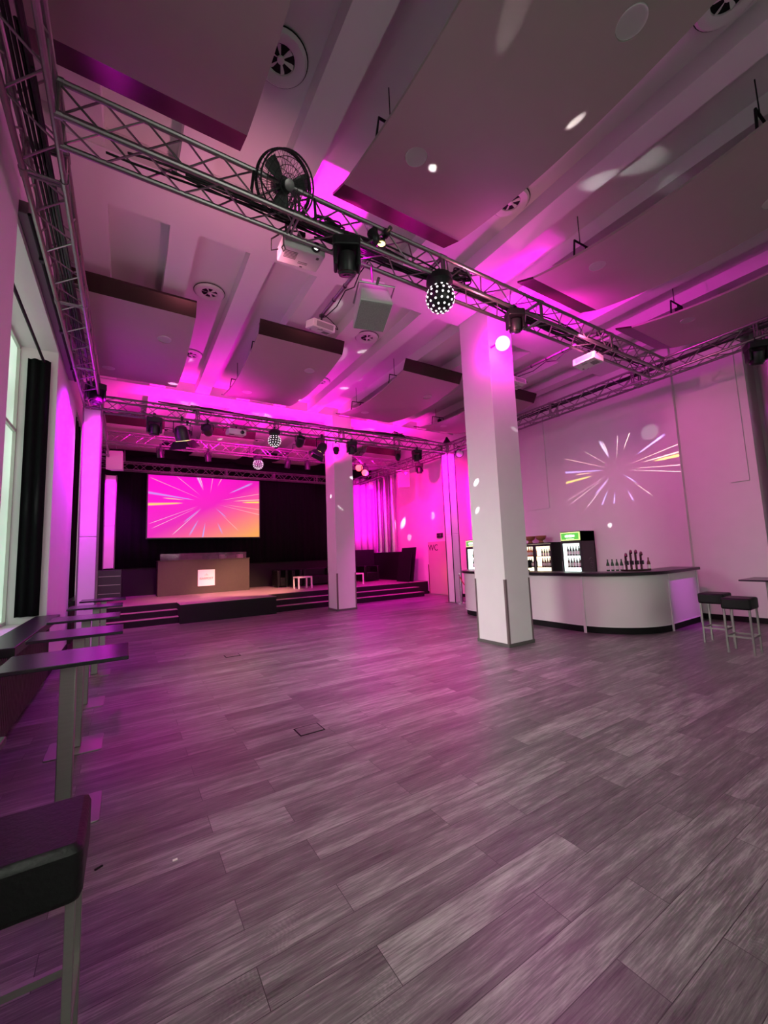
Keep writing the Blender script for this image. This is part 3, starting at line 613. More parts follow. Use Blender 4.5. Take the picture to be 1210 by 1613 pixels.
# lamp on the near pillar facing the hall
t = thing('par_can', 'bright magenta white lamp on the front of the near pillar', 'stage lamp', (5.64, 4.95, 5.33))
dd = Vector((-5.64, -4.8, -3.6)).normalized(); T_ = Matrix.Translation((-.03, -.26, 0)) @ aim(dd).to_matrix().to_4x4()
MB().lathe([(.05, .13), (.10, .08), (.125, 0), (.125, -.08), (.118, -.08)], n=28).xf(T_).obj('can', 'lensmag', t)
MB().lathe([(.118, -.06), (.06, -.095), (.001, -.105)], n=28).xf(T_).obj('lens', 'lenswhite', t)
MB().tube([(-.03, -.2, 0), (-.03, -.1, .05), (-.03, .01, .05)], .02, 8).obj('bracket', 'black', t)
# LED effect balls
def led_ball(loc, r, lab):
    t = thing('led_ball', lab, 'light effect ball', loc, group='led effect balls'); cz = -r-.16
    MB().lathe([(r*.55, -.02), (r*.9, -.06), (r*.95, -.14), (r*.6, -.2)], n=24).obj('housing', 'black', t)
    MB().cyl((0, 0, -.03), (0, 0, .05), .025, 8).obj('clamp', 'black', t)
    prof = [(r*math.sin(PI*i/16), cz-r*math.cos(PI*i/16)) for i in range(17)]
    MB().lathe(prof, n=32).obj('ball', 'black', t)
    dm = None
    def dot(d):
        nonlocal dm
        if dm is None:
            dm = MB().cyl((0, 0, r-.01), (0, 0, r+.006), r*.074, 10).obj('lens', 'led', t); o_ = dm
        else: o_ = dm.copy(); COL.objects.link(o_); o_.parent = t
        o_.location = (0, 0, cz); o_.rotation_euler = d.to_track_quat('Z', 'Y').to_euler()
    for i in range(-3, 4):
        la = i*PI/2/4.2-.1; n = max(6, round(15*math.cos(la)))
        for j in range(n):
            lo = 2*PI*(j+.5*(i % 2))/n; d = Vector((math.cos(la)*math.cos(lo), math.cos(la)*math.sin(lo), math.sin(la)))
            dot(d)
    dot(Vector((0, 0, -1)))
    return Vector(loc)+Vector((0, 0, cz))
BALL = led_ball((3.24, 3.62, TZ+.06), .175, 'black ball with glowing white dots below the near truss')
BALL2 = led_ball((3.29, 10.55, TZ+.06), .165, 'black ball with glowing white dots below the stage front truss')
BALL3 = led_ball((3.62, 13.4, TZ+.04), .16, 'black ball with glowing white dots below the middle stage truss')
def beam(src, r, tgt, p, ang, col=(1, 1, 1), bl=.6):
    d = (Vector(tgt)-src).normalized(); light('SPOT', 'ball_beam', src+d*(r+.03), tgt, p, col, .006, ang, bl)
for tg, p, a in (((2.68, 3.0, 5.7), 150, 5), ((3.28, 3.0, 5.7), 90, 3.6), ((3.52, 1.88, 5.68), 700, 2.8), ((2.4, 1.7, 5.66), 60, 6), ((5.3, 2.19, 6.44), 110, 9), ((4.9, 2.5, 6.25), 30, 6), ((5.95, 1.9, 6.3), 40, 5),
                 ((10.7, 4.72, 4.37), 420, 3.6), ((1.35, 4.25, 6.2), 160, 6), ((2.05, 4.6, 6.2), 500, 3), ((4.1, 7.6, 6.2), 500, 3.2), ((3.3, 6.2, 6.2), 200, 4.5), ((5.56, 5.5, 2.95), 1300, 2.2), ((5.56, 5.52, 2.42), 1300, 1.6), ((6.1, 4.97, 3.9), 250, 1.8), ((10.7, 5.9, 2.2), 3000, 1.0)):
    beam(BALL, .175, tg, p, a)
for tg, p, a in (((3.9, 9.2, 6.2), 260, 5), ((4.9, 9.6, 6.2), 260, 5), ((5.52, 11.9, 3.6), 900, 2.4), ((5.7, 11.6, 3.2), 400, 2), ((2.2, 10.1, 5.8), 160, 4), ((4.4, 8.4, 6.2), 400, 3), ((10.7, 13.2, 3.2), 1500, 2.6)):
    beam(BALL2, .165, tg, p, a)
for tg, p, a in (((2.6, 14.4, 5.8), 300, 5), ((10.7, 14.9, 2.4), 1200, 2.6)): beam(BALL3, .16, tg, p, a)
light('SPOT', 'wall_wash_beam', (9.1, 13.3, 5.0), (10.7, 15.3, 3.1), 2600, (1, .55, 1), .01, 7, 1)

# ------------------------------------------------------------------ projectors
def projector(loc, lab, rot, s=1.0, glow=False, plate=True):
    t = thing('projector', lab, 'projector', loc, rot, 'white video projectors'); t.scale = (s, s, s)
    # local: lens at -Y, body hangs below origin
    MB().box(-.24, .24, -.17, .17, -.26, -.11).obj('body', 'wplastic', t, .015)
    MB().lathe([(.05, 0), (.055, .03), (.045, .045), (.04, .02)], (.12, -.165, -.19), 20, (0, -1, 0)).obj('lens_ring', 'black', t)
    MB().lathe([(.042, 0), (.001, .018)], (.12, -.18, -.19), 16, (0, -1, 0)).obj('lens', 'led' if glow else 'lensdark', t)
    MB().box(-.19, .17, .168, .176, -.235, -.14).obj('vent_grille', 'grille', t, smooth=0)
    v = MB()
    for i in range(6): v.box(-.2, -.06, -.10+.025*i, -.09+.025*i, -.263, -.259)
    v.box(-.02, .09, .05, .058, -.263, -.259); v.box(-.02, .09, .08, .086, -.263, -.259); v.box(.15, .18, -.12, -.08, -.264, -.259); v.box(.02, .05, .13, .15, -.264, -.259)
    v.obj('bottom_slots', 'greyprint', t, smooth=0)
    a = MB(); a.box(-.09, .09, -.07, .07, -.115, -.10); a.cyl((0, 0, -.10), (0, 0, .02), .02, 10); a.box(-.04, .04, -.04, .04, -.01, .04); a.obj('mount', 'black', t, .004)
    MB().tube([(-.22, .1, -.15), (-.31, .14, -.17), (-.33, .05, -.1), (-.2, .0, .0), (-.05, 0, .05)], .009, 6).obj('cable', 'cable', t)
    return t
projector((1.60, 4.06, 5.28), 'white projector hung behind the near truss, left of the moving head', (.12, 0, -.08), .98, True)
projector((2.44, 5.42, 5.30), 'white projector at the end of the boom pole above the middle of the hall', (-.3, 0, PI+.1), .78)
projector((6.9, 3.9, 5.1), 'white projector below the right end of the near truss, lit lens toward the bar wall', (.12, 0, PI/2), .85, True)
projector((2.30, 10.55, TZ), 'white projector under the stage front truss between two lamps', (.1, 0, .1), .9)
projector((6.86, 5.5, 5.30), 'white projector at the end of the pole hidden behind the near pillar', (.1, 0, PI), .8)
for (x, z, ya, yb, lab) in ((2.45, 5.335, 3.5, 5.42, 'steel boom pole reaching from the near truss to the middle projector'), (6.86, 5.335, 3.55, 5.55, 'steel boom pole reaching from the near truss behind the near pillar')):
    t = thing('boom_pole', lab, 'pole', (x, ya, z))
    MB().cyl((0, 0, 0), (0, yb-ya, 0), .026, 12).obj('tube', 'alu', t)
    c = MB()
    for y in (.1, .38): c.lathe([(.045, -.03), (.045, .03)], (0, y, 0), 12, (0, 1, 0))
    for y in (.8, 1.15, 1.5): c.lathe([(.031, -.012), (.031, .012)], (0, y, 0), 12, (0, 1, 0))
    c.obj('clamps', 'black', t)
    MB().tube([(.03, .4, -.02), (.035, .8, -.03), (.06, 1.0, -.09), (.03, 1.2, -.03), (.04, 1.5, -.09), (.02, yb-ya-.05, -.06)], .008, 6).obj('cable', 'cable', t)
t = thing('hook', 'small steel hook hanging from the near truss left of the white projector', 'hook', (1.33, 3.88, 5.06))
MB().tube([(0, 0, 0), (0, 0, -.1), (.02, 0, -.15), (0, 0, -.19), (-.02, 0, -.15), (0, 0, -.11)], .007, 6).obj('bent_wire', 'alu', t)

# throw of the right-hand projector: a starburst picture on the bar wall
lo = light('SPOT', 'projector_throw', (7.12, 4.0, 4.93), None, 1900, (1, 1, 1), .0, 96, 0)
lo.matrix_world = Matrix(((0, 0, -1, 7.12), (-1, 0, 0, 4.0), (0, 1, 0, 4.93), (0, 0, 0, 1)))
l = lo.data; l.use_nodes = True; nt = l.node_tree; em = nt.nodes['Emission']
def ln(t_, **kw):
    n = nt.nodes.new(t_)
    for k_, v in kw.items(): setattr(n, k_, v)
    return n
tc = ln('ShaderNodeTexCoord'); sp = ln('ShaderNodeSeparateXYZ'); nt.links.new(tc.outputs['Normal'], sp.inputs[0])
def lm(op, a, b=None, c=None, clamp=False):
    n = ln('ShaderNodeMath', operation=op); n.use_clamp = clamp
    for i, v in enumerate((a, b, c)):
        if v is None: continue
        if isinstance(v, (int, float)): n.inputs[i].default_value = v
        else: nt.links.new(v, n.inputs[i])
    return n.outputs[0]
az = lm('ABSOLUTE', sp.outputs['Z'])
D_ = 10.7-7.12
# wall Y = 3.9 - D*x/z ; wall Z = 4.93 + D*y/z
yy = lm('MULTIPLY_ADD', lm('DIVIDE', sp.outputs['X'], az), -D_, 4.0); zz_ = lm('MULTIPLY_ADD', lm('DIVIDE', sp.outputs['Y'], az), D_, 4.93)
uu_ = lm('MULTIPLY_ADD', yy, -1/1.44, 5.60/1.44); vv_ = lm('MULTIPLY_ADD', zz_, 1/1.44, -3.62/1.44)
cb = ln('ShaderNodeCombineXYZ'); nt.links.new(uu_, cb.inputs[0]); nt.links.new(vv_, cb.inputs[1])
gn = ln('ShaderNodeGroup'); gn.node_tree = ng; nt.links.new(cb.outputs[0], gn.inputs[0])
mk = lm('MULTIPLY', lm('LESS_THAN', lm('ABSOLUTE', uu_), 1.0), lm('LESS_THAN', lm('ABSOLUTE', vv_), .60))
bg = ln('ShaderNodeVectorMath', operation='ADD'); bg.inputs[1].default_value = (.012, .004, .010); nt.links.new(gn.outputs[0], bg.inputs[0])
sc = ln('ShaderNodeVectorMath', operation='SCALE'); nt.links.new(bg.outputs[0], sc.inputs[0]); nt.links.new(mk, sc.inputs['Scale'])
nt.links.new(sc.outputs[0], em.inputs['Color'])

# ------------------------------------------------------------------ loudspeakers and fan
def speaker(loc, rot, lab, w_=.34, h=.42, d=.34, group=None, dark=False):
    t = thing('loudspeaker', lab, 'loudspeaker', loc, rot, group)
    b = MB(); fx, bx = w_/2, w_*.36  # front at -Y
    b.add([(-fx, -d/2, -h), (fx, -d/2, -h), (bx, d/2, -h), (-bx, d/2, -h), (-fx, -d/2, 0), (fx, -d/2, 0), (bx, d/2, 0), (-bx, d/2, 0)], [(0, 3, 2, 1), (4, 5, 6, 7), (0, 1, 5, 4), (1, 2, 6, 5), (2, 3, 7, 6), (3, 0, 4, 7)])
    b.obj('cabinet', 'wplastic', t, .01)
    MB().box(-fx+.012, fx-.012, -d/2-.012, -d/2+.002, -h+.012, -.012).obj('grille', 'grille' if not dark else 'wplastic', t, .004)
    br_ = MB(); br_.tube([(-fx-.015, 0, -h*.5), (-fx-.015, 0, .08), (fx+.015, 0, .08), (fx+.015, 0, -h*.5)], .012, 8); br_.cyl((0, 0, .08), (0, 0, .16), .018, 8); br_.obj('bracket', 'alu', t)
    return t
spk = speaker((2.40, 3.80, 4.74), (1.25, 0, -.25), 'white loudspeaker hung under the near truss with grey grille', .40, .42, .36, 'white loudspeakers on the rig')
inv = (Matrix.Translation((2.40, 3.80, 4.74)) @ Euler((1.25, 0, -.25)).to_matrix().to_4x4()).inverted()
MB().cyl(inv @ Vector((2.40, 3.85, 4.8)), inv @ Vector((2.40, 3.87, 5.1)), .014, 8).obj('hanging_rod', 'alu', spk)
speaker((-.36, 15.4, 5.3), (.1, 0, -.2), 'white loudspeaker hung at the left end of the stage', .46, .6, .42, 'white loudspeakers on the rig', True)
speaker((9.36, 13.27, 4.93), (.1, 0, -.5), 'white loudspeaker hung by the pipes on the right of the stage', .48, .62, .42, 'white loudspeakers on the rig', False)
speaker((9.27, 15.7, 4.95), (.6, 0, -.6), 'small white loudspeaker below the right rear truss by the drapes', .2, .3, .2, 'white loudspeakers on the rig', True)

FC = Vector((1.25, 3.57, 5.33)); fd = Vector((.12, -.80, -.58)).normalized()
t = thing('fan', 'black drum fan with wire cage standing on the near truss', 'fan', FC); t.scale = (.9, .9, .9)
Q = aim(fd).to_matrix().to_4x4(); R = .31
cg = MB()
for z, rad in ((-.08, .30), (-.10, .24), (-.105, .17), (-.108, .10), (.02, .31), (.07, .31), (.13, .25), (.15, .16)):
    cg.tube([(rad*math.cos(i*PI/24), rad*math.sin(i*PI/24), z) for i in range(48)], .0035 if rad < .3 else .010, 6, True)
for i in range(36):
    a = i*PI/18; c, s_ = math.cos(a), math.sin(a)
    cg.tube([(.05*c, .05*s_, -.11), (.2*c, .2*s_, -.104), (.29*c, .29*s_, -.085), (.315*c, .315*s_, -.03), (.315*c, .315*s_, .06), (.26*c, .26*s_, .13), (.09*c, .09*s_, .155)], .0025, 4)
cg.xf(Q).obj('wire_cage', 'black', t)
bl = MB()
for k_ in range(3):
    a0 = k_*2*PI/3+.55; rows = []
    for j in range(5):
        rad = .06+.21*j/4; wd = .42 if j == 0 else .55-.05*j; rows.append([(rad*math.cos(a0+wd*u), rad*math.sin(a0+wd*u), .03*u) for u in (-1, -.5, 0, .5, 1)])
    bl.sheet(rows)
o = bl.xf(Q).obj('blades', 'grille', t); sd = o.modifiers.new('thick', 'SOLIDIFY'); sd.thickness = .006
o.data.materials[0] = mat('fan_blade', (.06, .06, .06), .35)
MB().lathe([(.06, -.03), (.062, .04), (.03, .05)], n=24).xf(Q).obj('hub', 'black', t)
MB().lathe([(.055, -.108), (.055, -.122), (.03, -.127)], n=24).xf(Q).obj('badge', 'alu', t)
MB().lathe([(.09, .05), (.10, .12), (.08, .24), (.04, .25)], n=24).xf(Q).obj('motor', 'black', t)
ft = MB(); ft.tube([(-.34, 0, 0), (-.36, .02, -.2), (-.34, .05, -.24), (.34, .05, -.24), (.36, .02, -.2), (.34, 0, 0)], .016, 8); ft.obj('stand', 'black', t)

# ------------------------------------------------------------------ stage
st = thing('stage', 'low black stage with warm lit deck at the far end', 'stage', (0, 0, 0))
MB().box(-.95, 10.6, 13.6, 17.98, 0, .51).box(1.28, 3.95, 12.66, 13.6, 0, .51).obj('platform', 'bpaint', st, smooth=0)
MB().box(-.95, 10.6, 13.6, 17.97, .51, .522).box(1.28, 3.95, 12.66, 13.6, .51, .522).obj('deck', 'deck', st, smooth=0)
for x0, x1 in ((-.95, 1.28), (3.95, 9.9)):
    for i, (y, z) in enumerate(((12.95, .17), (13.27, .34))):
        s_ = MB().box(x0, x1, y, 13.6, z-.17, z-.006).obj('step', 'bpaint', st, smooth=0)
        MB().box(x0, x1, y-.01, y+.32, z-.006, z+.004).obj('tread', 'nosing' if False else 'deck', s_, smooth=0)
# dado and black backdrop
tag(MB().box(-.9, 10.3, 17.80, 17.9, .52, 1.62).obj('backdrop_board', noisy(mat('dado_black', (.013, .011, .011), .6, spec=.2), 4, .1)), 'dark low board wall along the back of the stage', 'board wall')
def curtain(x0, x1, y, z0, z1, amp, per, m_, lab, along='x', grp=None, name='curtain'):
    n = int(abs(x1-x0)/per*10); rows = []
    for z in (z0, z0+(z1-z0)*.35, z0+(z1-z0)*.7, z1):
        row = []
        for i in range(n+1):
            a = x0+(x1-x0)*i/n; dlt = amp*(math.sin(2*PI*i/10)+.4*math.sin(2*PI*i/10*.37+1))
            row.append((a, y+dlt, z) if along == 'x' else (y+dlt, a, z))
        rows.append(row)
    o = MB().sheet(rows).obj(name, m_, smooth=70); sd = o.modifiers.new('thick', 'SOLIDIFY'); sd.thickness = .006
    return tag(o, lab, 'curtain', grp)
curtain(-.4, 9.4, 17.74, 1.55, 5.75, .025, .28, 'bcloth', 'black backdrop curtain hanging behind the screen')
curtain(9.45, 10.65, 17.7, 1.75, 5.5, .05, .34, 'drape', 'pale drape lit magenta beside the pipes behind the stage')
# scalloped black valance above the rear truss
rows = [[], []]
for i in range(101):
    x = -.6+10*i/100; rows[0].append((x, 17.40+.012*math.sin(i), 5.35)); rows[1].append((x, 17.40+.03*math.sin(i), 5.78-.12*abs(math.sin(i*PI/14))))
o = MB().sheet(rows).obj('valance', 'bcloth', smooth=70); o.modifiers.new('thick', 'SOLIDIFY').thickness = .006; tag(o, 'black scalloped valance above the rear stage truss', 'valance')
# screen
t = thing('led_screen', 'large screen showing a magenta and orange starburst above the stage', 'screen', (2.68, 17.42, 3.82))
MB().box(-2.09, 2.09, -.02, .10, -1.23, 1.22).obj('casing', 'black', t, smooth=0)
MB().box(-2.05, 2.05, -.03, -.02, -1.19, 1.18).obj('picture', 'screen', t, smooth=0)
# desk with the sign and acrylic front
t = thing('dj_desk', 'brown desk with a square sign in the middle of the stage', 'desk', (2.52, 16.85, .522))
MB().box(-1.58, 1.56, -.4, .4, 0, 1.22).obj('body', 'desk', t, .006)
MB().box(-1.6, 1.58, -.42, .42, 1.22, 1.245).obj('top', 'desk', t, .004)
s_ = MB().box(-.29, .29, -.435, -.402, .27, .86).obj('sign_board', 'signw', t, .004)
text('ISARPOST', .108, 'textbrown', s_, (0, -.437, .535), (PI/2, 0, 0))
em_ = MB()
for i in range(5): em_.tube([(-.06+.03*i, -.437, .64), (-.05+.025*i, -.437, .68+.02*(2-abs(2-i)))], .004, 5)
em_.obj('emblem', mat('emblem_rose', (.55, .24, .16), .6), s_)
tag(MB().box(-1.50, 1.48, -.01, .01, 0, .235).obj('acrylic_screen', 'acrylic', loc=(2.52, 16.62, 1.768)), 'clear acrylic guard standing along the front of the desk', 'acrylic guard')
eq = None
for i, (x, w2, h, lab) in enumerate(((-.35, .5, .14, 'dark grey mixer'), (.3, .32, .12, 'black player'), (.62, .16, .15, 'white lit gadget'), (.95, .36, .11, 'second black player'), (1.28, .2, .15, 'small beige box'))):
    t = thing('audio_device', lab+' behind the clear guard on the stage desk', 'audio device', (2.52+x, 16.85, 1.768))
    MB().box(-w2/2, w2/2, -.14, .14, 0, h).obj('case', ('black', 'black', 'wplastic', 'black', 'signw')[i], t, .01)
    kn = MB()
    for q in range(3): kn.cyl((-w2*.3+w2*.3*q, -.05, h), (-w2*.3+w2*.3*q, -.05, h+.02), .015, 8)
    kn.obj('knobs', 'alu', t)
# armchairs, sofa
def seat(x0, x1, y0, y1, lab, name, cat):
    cx, cy = (x0+x1)/2, (y0+y1)/2; t = thing(name, lab, cat, (cx, cy, .522)); hx, hy = (x1-x0)/2, (y1-y0)/2
    MB().box(-hx+.12, hx-.12, -hy, hy-.12, .05, .40).obj('seat', 'leather', t, .03)
    MB().box(-hx, hx, hy-.15, hy, .05, .70).obj('backrest', 'leather', t, .03)
    for s in (-1, 1): MB().box(min(s*hx, s*(hx-.13)), max(s*hx, s*(hx-.13)), -hy, hy-.14, .05, .68).obj('armrest', 'leather', t, .03)
    for sx in (-1, 1):
        for sy in (-1, 1): MB().cyl((sx*(hx-.06), sy*(hy-.06), 0), (sx*(hx-.06), sy*(hy-.06), .06), .02, 8).obj('foot', 'alu', t)
    return t
seat(5.15, 5.62, 16.35, 17.1, 'black leather armchair on the stage, nearest the desk', 'armchair', 'armchair')
seat(5.66, 6.10, 16.05, 16.85, 'black leather armchair on the stage behind the white table', 'armchair', 'armchair')
seat(6.14, 7.55, 16.1, 16.95, 'black leather sofa on the stage behind the white table', 'sofa', 'sofa')
seat(8.9, 9.7, 15.9, 16.7, 'black leather armchair on the stage right of the far pillar', 'armchair', 'armchair')
def ltable(x, y, lab, w2=.28):
    t = thing('side_table', lab, 'side table', (x, y, .522), group='white stage tables')
    MB().box(-w2, w2, -w2, w2, .40, .45).obj('tabletop', 'ltable', t, .004)
    for sx in (-1, 1):
        for sy in (-1, 1): MB().box(sx*(w2-.025)-.025, sx*(w2-.025)+.025, sy*(w2-.025)-.025, sy*(w2-.025)+.025, 0, .40).obj('leg', 'ltable', t, smooth=0)
ltable(5.72, 15.05, 'white square table on the stage in front of the sofa'); ltable(7.85, 15.2, 'white table on the stage mostly hidden by the far pillar', .4)
# black fittings at the right end of the stage
tag(MB().box(10.25, 10.6, 14.9, 17.6, .522, 1.78).obj('black_cabinet', 'bpaint', smooth=0), 'low black cabinet wall at the right end of the stage', 'cabinet')
tag(MB().box(8.9, 10.2, 17.2, 17.6, .522, 1.95).obj('black_cabinet', 'bpaint', smooth=0), 'black cabinet under the magenta drape behind the stage', 'cabinet')
o = MB().box(-.02, .02, -.5, .5, 0, 1.42).obj('stage_board', 'bpaint', smooth=0, loc=(10.0, 14.3, .53)); o.rotation_euler = (0, .16, 0); tag(o, 'tall black board leaning at the right end of the stage', 'board')
o = MB().box(-.015, .015, -.45, .45, 0, 1.2).obj('stage_board', 'bpaint', smooth=0, loc=(9.80, 14.25, .53)); o.rotation_euler = (0, .16, 0); tag(o, 'shorter black board leaning in front of the tall one', 'board')
# ducts: right of the stage, and at the picture edge
for i, (x, y, r) in enumerate(((10.35, 16.75, .16), (10.35, 16.25, .16), (10.4, 15.72, .15))):
    d_ = thing('duct_pipe', 'shiny vertical metal pipe right of the stage, %s of three' % ('left', 'middle', 'right')[i], 'pipe', (x, y, 1.8), group='metal pipes right of the stage')
    MB().cyl((0, 0, 0), (0, 0, 3.75), r, 24).obj('tube', 'duct', d_)
    MB().lathe([(r+.006, -.02), (r+.006, .02)], (0, 0, 1.9), 24).obj('collar', 'duct', d_)
for i, (x, y) in enumerate(((11.0, 2.45), (11.05, 1.85))):
    d_ = thing('duct_pipe', 'fat glossy vertical duct in the niche at the right edge, %s one' % ('far', 'near')[i], 'pipe', (x, y, 0))
    MB().cyl((0, 0, 0), (0, 0, 6.4), .24, 32).obj('tube', 'duct', d_)
    for z in (1.5, 3.4, 5.2): MB().lathe([(.247, -.025), (.247, .025)], (0, 0, z), 32).obj('collar', 'duct', d_)
# rack with hi-fi stack left of the stage
t = thing('equipment_rack', 'black equipment rack below the purple tower left of the stage', 'rack', (-.45, 16.55, .522))
MB().box(-.33, .33, -.3, .3, 0, 1.0).obj('case', 'black', t, .01)
for z in (.22, .5, .78): MB().box(-.3, .3, -.315, -.3, z, z+.02).obj('shelf_edge', 'alu', t, smooth=0)

# ------------------------------------------------------------------ WC door, signs, rope post
d = struct(MB().box(10.672, 10.70, 12.42, 13.55, .02, 2.12).obj('door_1', 'door', smooth=0))
o = text('WC', .36, 'textdark', d, (10.668, 13.22, 1.87), (PI/2, 0, -PI/2)); struct(o)
struct(MB().box(10.655, 10.705, 12.30, 12.42, 0, 2.16).obj('trim_81', mat('door_jamb_red_glow', (.30, .07, .04), .5), smooth=0))  # red light of the door gap is put into the jamb colour
struct(MB().box(10.66, 10.705, 13.55, 13.585, .02, 1.2).obj('trim_82', mat('door_edge', (.12, .02, .02), .5), smooth=0))
t = thing('exit_sign', 'small dark escape sign on the wall above the WC door', 'sign', (10.66, 12.75, 2.36))
MB().box(-.03, .04, -.16, .16, -.09, .09).obj('case', 'black', t, .005)
MB().box(-.034, -.03, -.12, -.05, -.05, .05).box(-.034, -.03, -.02, .0, -.05, .05).box(-.034, -.03, .07, .12, -.03, .03).obj('pictogram', 'greyprint', t, smooth=0)
tag(MB().box(10.69, 10.70, 12.55, 12.85, 2.62, 2.75).obj('switch_box', 'wplastic', smooth=0), 'pale flat box on the wall above the escape sign', 'wall box')
t = thing('rope_post', 'chrome rope post at the foot of the right tower', 'barrier post', (9.22, 10.14, 0))
MB().lathe([(.16, 0), (.16, .02), (.1, .035), (.03, .045)], n=28).obj('base', 'chrome', t)
MB().cyl((0, 0, .04), (0, 0, .93), .022, 14).obj('pole', 'chrome', t); MB().lathe([(.03, .90), (.036, .94), (.03, .97), (.01, .985)], n=16).obj('cap', 'chrome', t)
pts = [(9.22-.16*i/12, 10.12-1.2*i/12, .86-.34*math.sin(PI*(i/12)**.8)) for i in range(13)]
tag(MB().tube(pts, .016, 8).obj('rope', 'red'), 'red barrier rope hanging from the chrome post toward the bar', 'rope')

# ------------------------------------------------------------------ bar
def arc(cx, cy, r, a0, a1, n=14): return [(cx+r*math.cos(math.radians(a0+(a1-a0)*i/n)), cy+r*math.sin(math.radians(a0+(a1-a0)*i/n))) for i in range(n+1)]
def barpath(off):
    return arc(8.55, 7.85, .92+off, 80, 180)+arc(8.82, 5.08, 1.21+off, 180, 272)+[(10.30, 3.92-off)]
def ribbon(o0, o1, z0, z1):
    a, b = barpath(o0), barpath(o1); n = len(a); mb = MB()
    vs = [(x, y, z) for z in (z0, z1) for p in (a, b) for x, y in p]; fs = []
    for i in range(n-1):
        fs += [(i, i+1, 2*n+i+1, 2*n+i), (n+i, 3*n+i, 3*n+i+1, n+i+1), (i, n+i, n+i+1, i+1), (2*n+i, 2*n+i+1, 3*n+i+1, 3*n+i)]
    fs += [(0, 2*n, 3*n, n), (n-1, 2*n-1, 4*n-1, 3*n-1)]
    return mb.add(vs, fs)
bar = thing('bar_counter', 'curved white bar counter with black top behind the near pillar', 'bar counter')
ribbon(-.05, 0, .13, 1.09).obj('front_panel', 'barwhite', bar)
ribbon(-.09, -.03, 0, .13).obj('plinth', 'bpaint', bar)
ribbon(-.50, .06, 1.09, 1.15).obj('worktop', 'topblack', bar, .008)
ribbon(-.48, -.05, .95, .98).obj('inner_shelf', 'bpaint', bar)
ribbon(-.002, .008, .128, .145).obj('edge_trim', 'wplastic', bar)
bp_ = barpath(0)
def strip_at(p, ang):
    mb = MB().box(-.025, .025, -.014, .006, 0, 1.09); mb.xf(Matrix.Translation((p[0], p[1], 0)) @ Matrix.Rotation(ang, 4, 'Z')); mb.obj('seam_strip', 'wplastic', bar, smooth=0)
strip_at((7.615, 4.87), -PI/2); strip_at((7.63, 7.6), -PI/2); strip_at((8.87, 3.872), 0); strip_at((10.22, 3.915), 0)
def fridge(y0, y1, z1, lab, header=True, two=False, warm=False, x0=10.05, x1=10.66):
    t = thing('drinks_fridge', lab, 'drinks fridge', (x0, (y0+y1)/2, 0)); hy = (y1-y0)/2; D = x1-x0; zt = z1-(.27 if header else .05)
    b = MB(); b.box(0, D, -hy, -hy+.03, 0, z1).box(0, D, hy-.03, hy, 0, z1).box(0, D, -hy, hy, z1-.03 if not header else zt, z1).box(0, D, -hy, hy, 0, .25).box(D-.04, D, -hy, hy, 0, z1)
    b.obj('body', 'fridge', t, smooth=0)
    MB().box(D-.06, D-.04, -hy+.03, hy-.03, .25, zt).obj('light_panel', 'fridgewarm' if warm else 'fridgelight', t, smooth=0)
    MB().box(.03, D-.06, hy-.036, hy-.03, .25, zt).obj('glowing_side_wall', 'fridgewarm' if warm else 'fridgelight', t, smooth=0)  # inner wall emits by itself, the fridge light is put into its surface
    sh = MB(); zs = [z for z in (.45, .80, 1.14, 1.45) if z < zt-.2]
    for z in zs: sh.box(.06, D-.06, -hy+.03, hy-.03, z-.012, z)
    sh.obj('shelves', 'wplastic', t, smooth=0)
    bays = [(-hy, 0), (0, hy)] if two else [(-hy, hy)]
    for a, c in bays:
        dr = MB(); f = .045; dr.box(-.03, 0, a+.005, a+f, .25, zt).box(-.03, 0, c-f, c-.005, .25, zt).box(-.03, 0, a+f, c-f, .25, .31).box(-.03, 0, a+f, c-f, zt-.05, zt)
        o = dr.obj('door', 'fridge', t, smooth=0); MB().box(-.018, -.014, a+f, c-f, .31, zt-.05).obj('glass', 'glass', o, smooth=0)
        MB().cyl((-.05, c-.03, .9), (-.05, c-.03, 1.3), .01, 8).obj('handle', 'alu', o)
    if header:
        h = MB().box(-.03, 0, -hy+.02, hy-.02, zt+.03, z1-.02).obj('header_sign', 'greenrim', t, smooth=0)
        MB().box(-.034, -.03, -hy+.045, hy-.045, zt+.055, z1-.045).obj('green_field', 'greensign', h, smooth=0)
        wd = MB(); rn2 = random.Random(3); n = 7; W = hy*.95
        for i in range(n):
            c = W/2-W*(i+.5)/n; hh = .025+.018*rn2.random(); zc = (zt+z1)/2+.012; wd.box(-.038, -.034, c-W/n*.52, c+W/n*.52, zc-hh, zc+hh)
        wd.box(-.038, -.034, -W*.42, W*.42, zt+.065, zt+.078); wd.obj('white_script', 'whitesign', h, smooth=0)
    return t
BK = {}
def bottle(kind, loc, lab, group, s=1.0):
    if kind not in BK:
        t = thing('bottle', lab, 'bottle', loc, group=group); r = .032
        MB().lathe([(r*.9, 0), (r, .01), (r, .13), (r*.8, .16), (.013, .20), (.012, .24), (.014, .25)], n=14).obj('glass_body', 'bottle_'+kind, t)
        MB().lathe([(r+.001, .03), (r+.001, .11)], n=14).obj('paper_label', 'labelw' if kind != 'cream' else 'bottle_green', t)
        BK[kind] = t; t.scale = (s, s, s); return t
    t = dup(BK[kind], loc, None, lab, group); t.scale = (s, s, s); return t
fridge(6.33, 6.92, 2.09, 'tall black drinks fridge with green header behind the bar, right one')
fridge(10.05, 10.62, 2.06, 'tall drinks fridge with green header behind the far end of the bar')
fridge(7.22, 8.36, 1.83, 'wide two door drinks fridge with two wooden bowls on it', False, True, True)
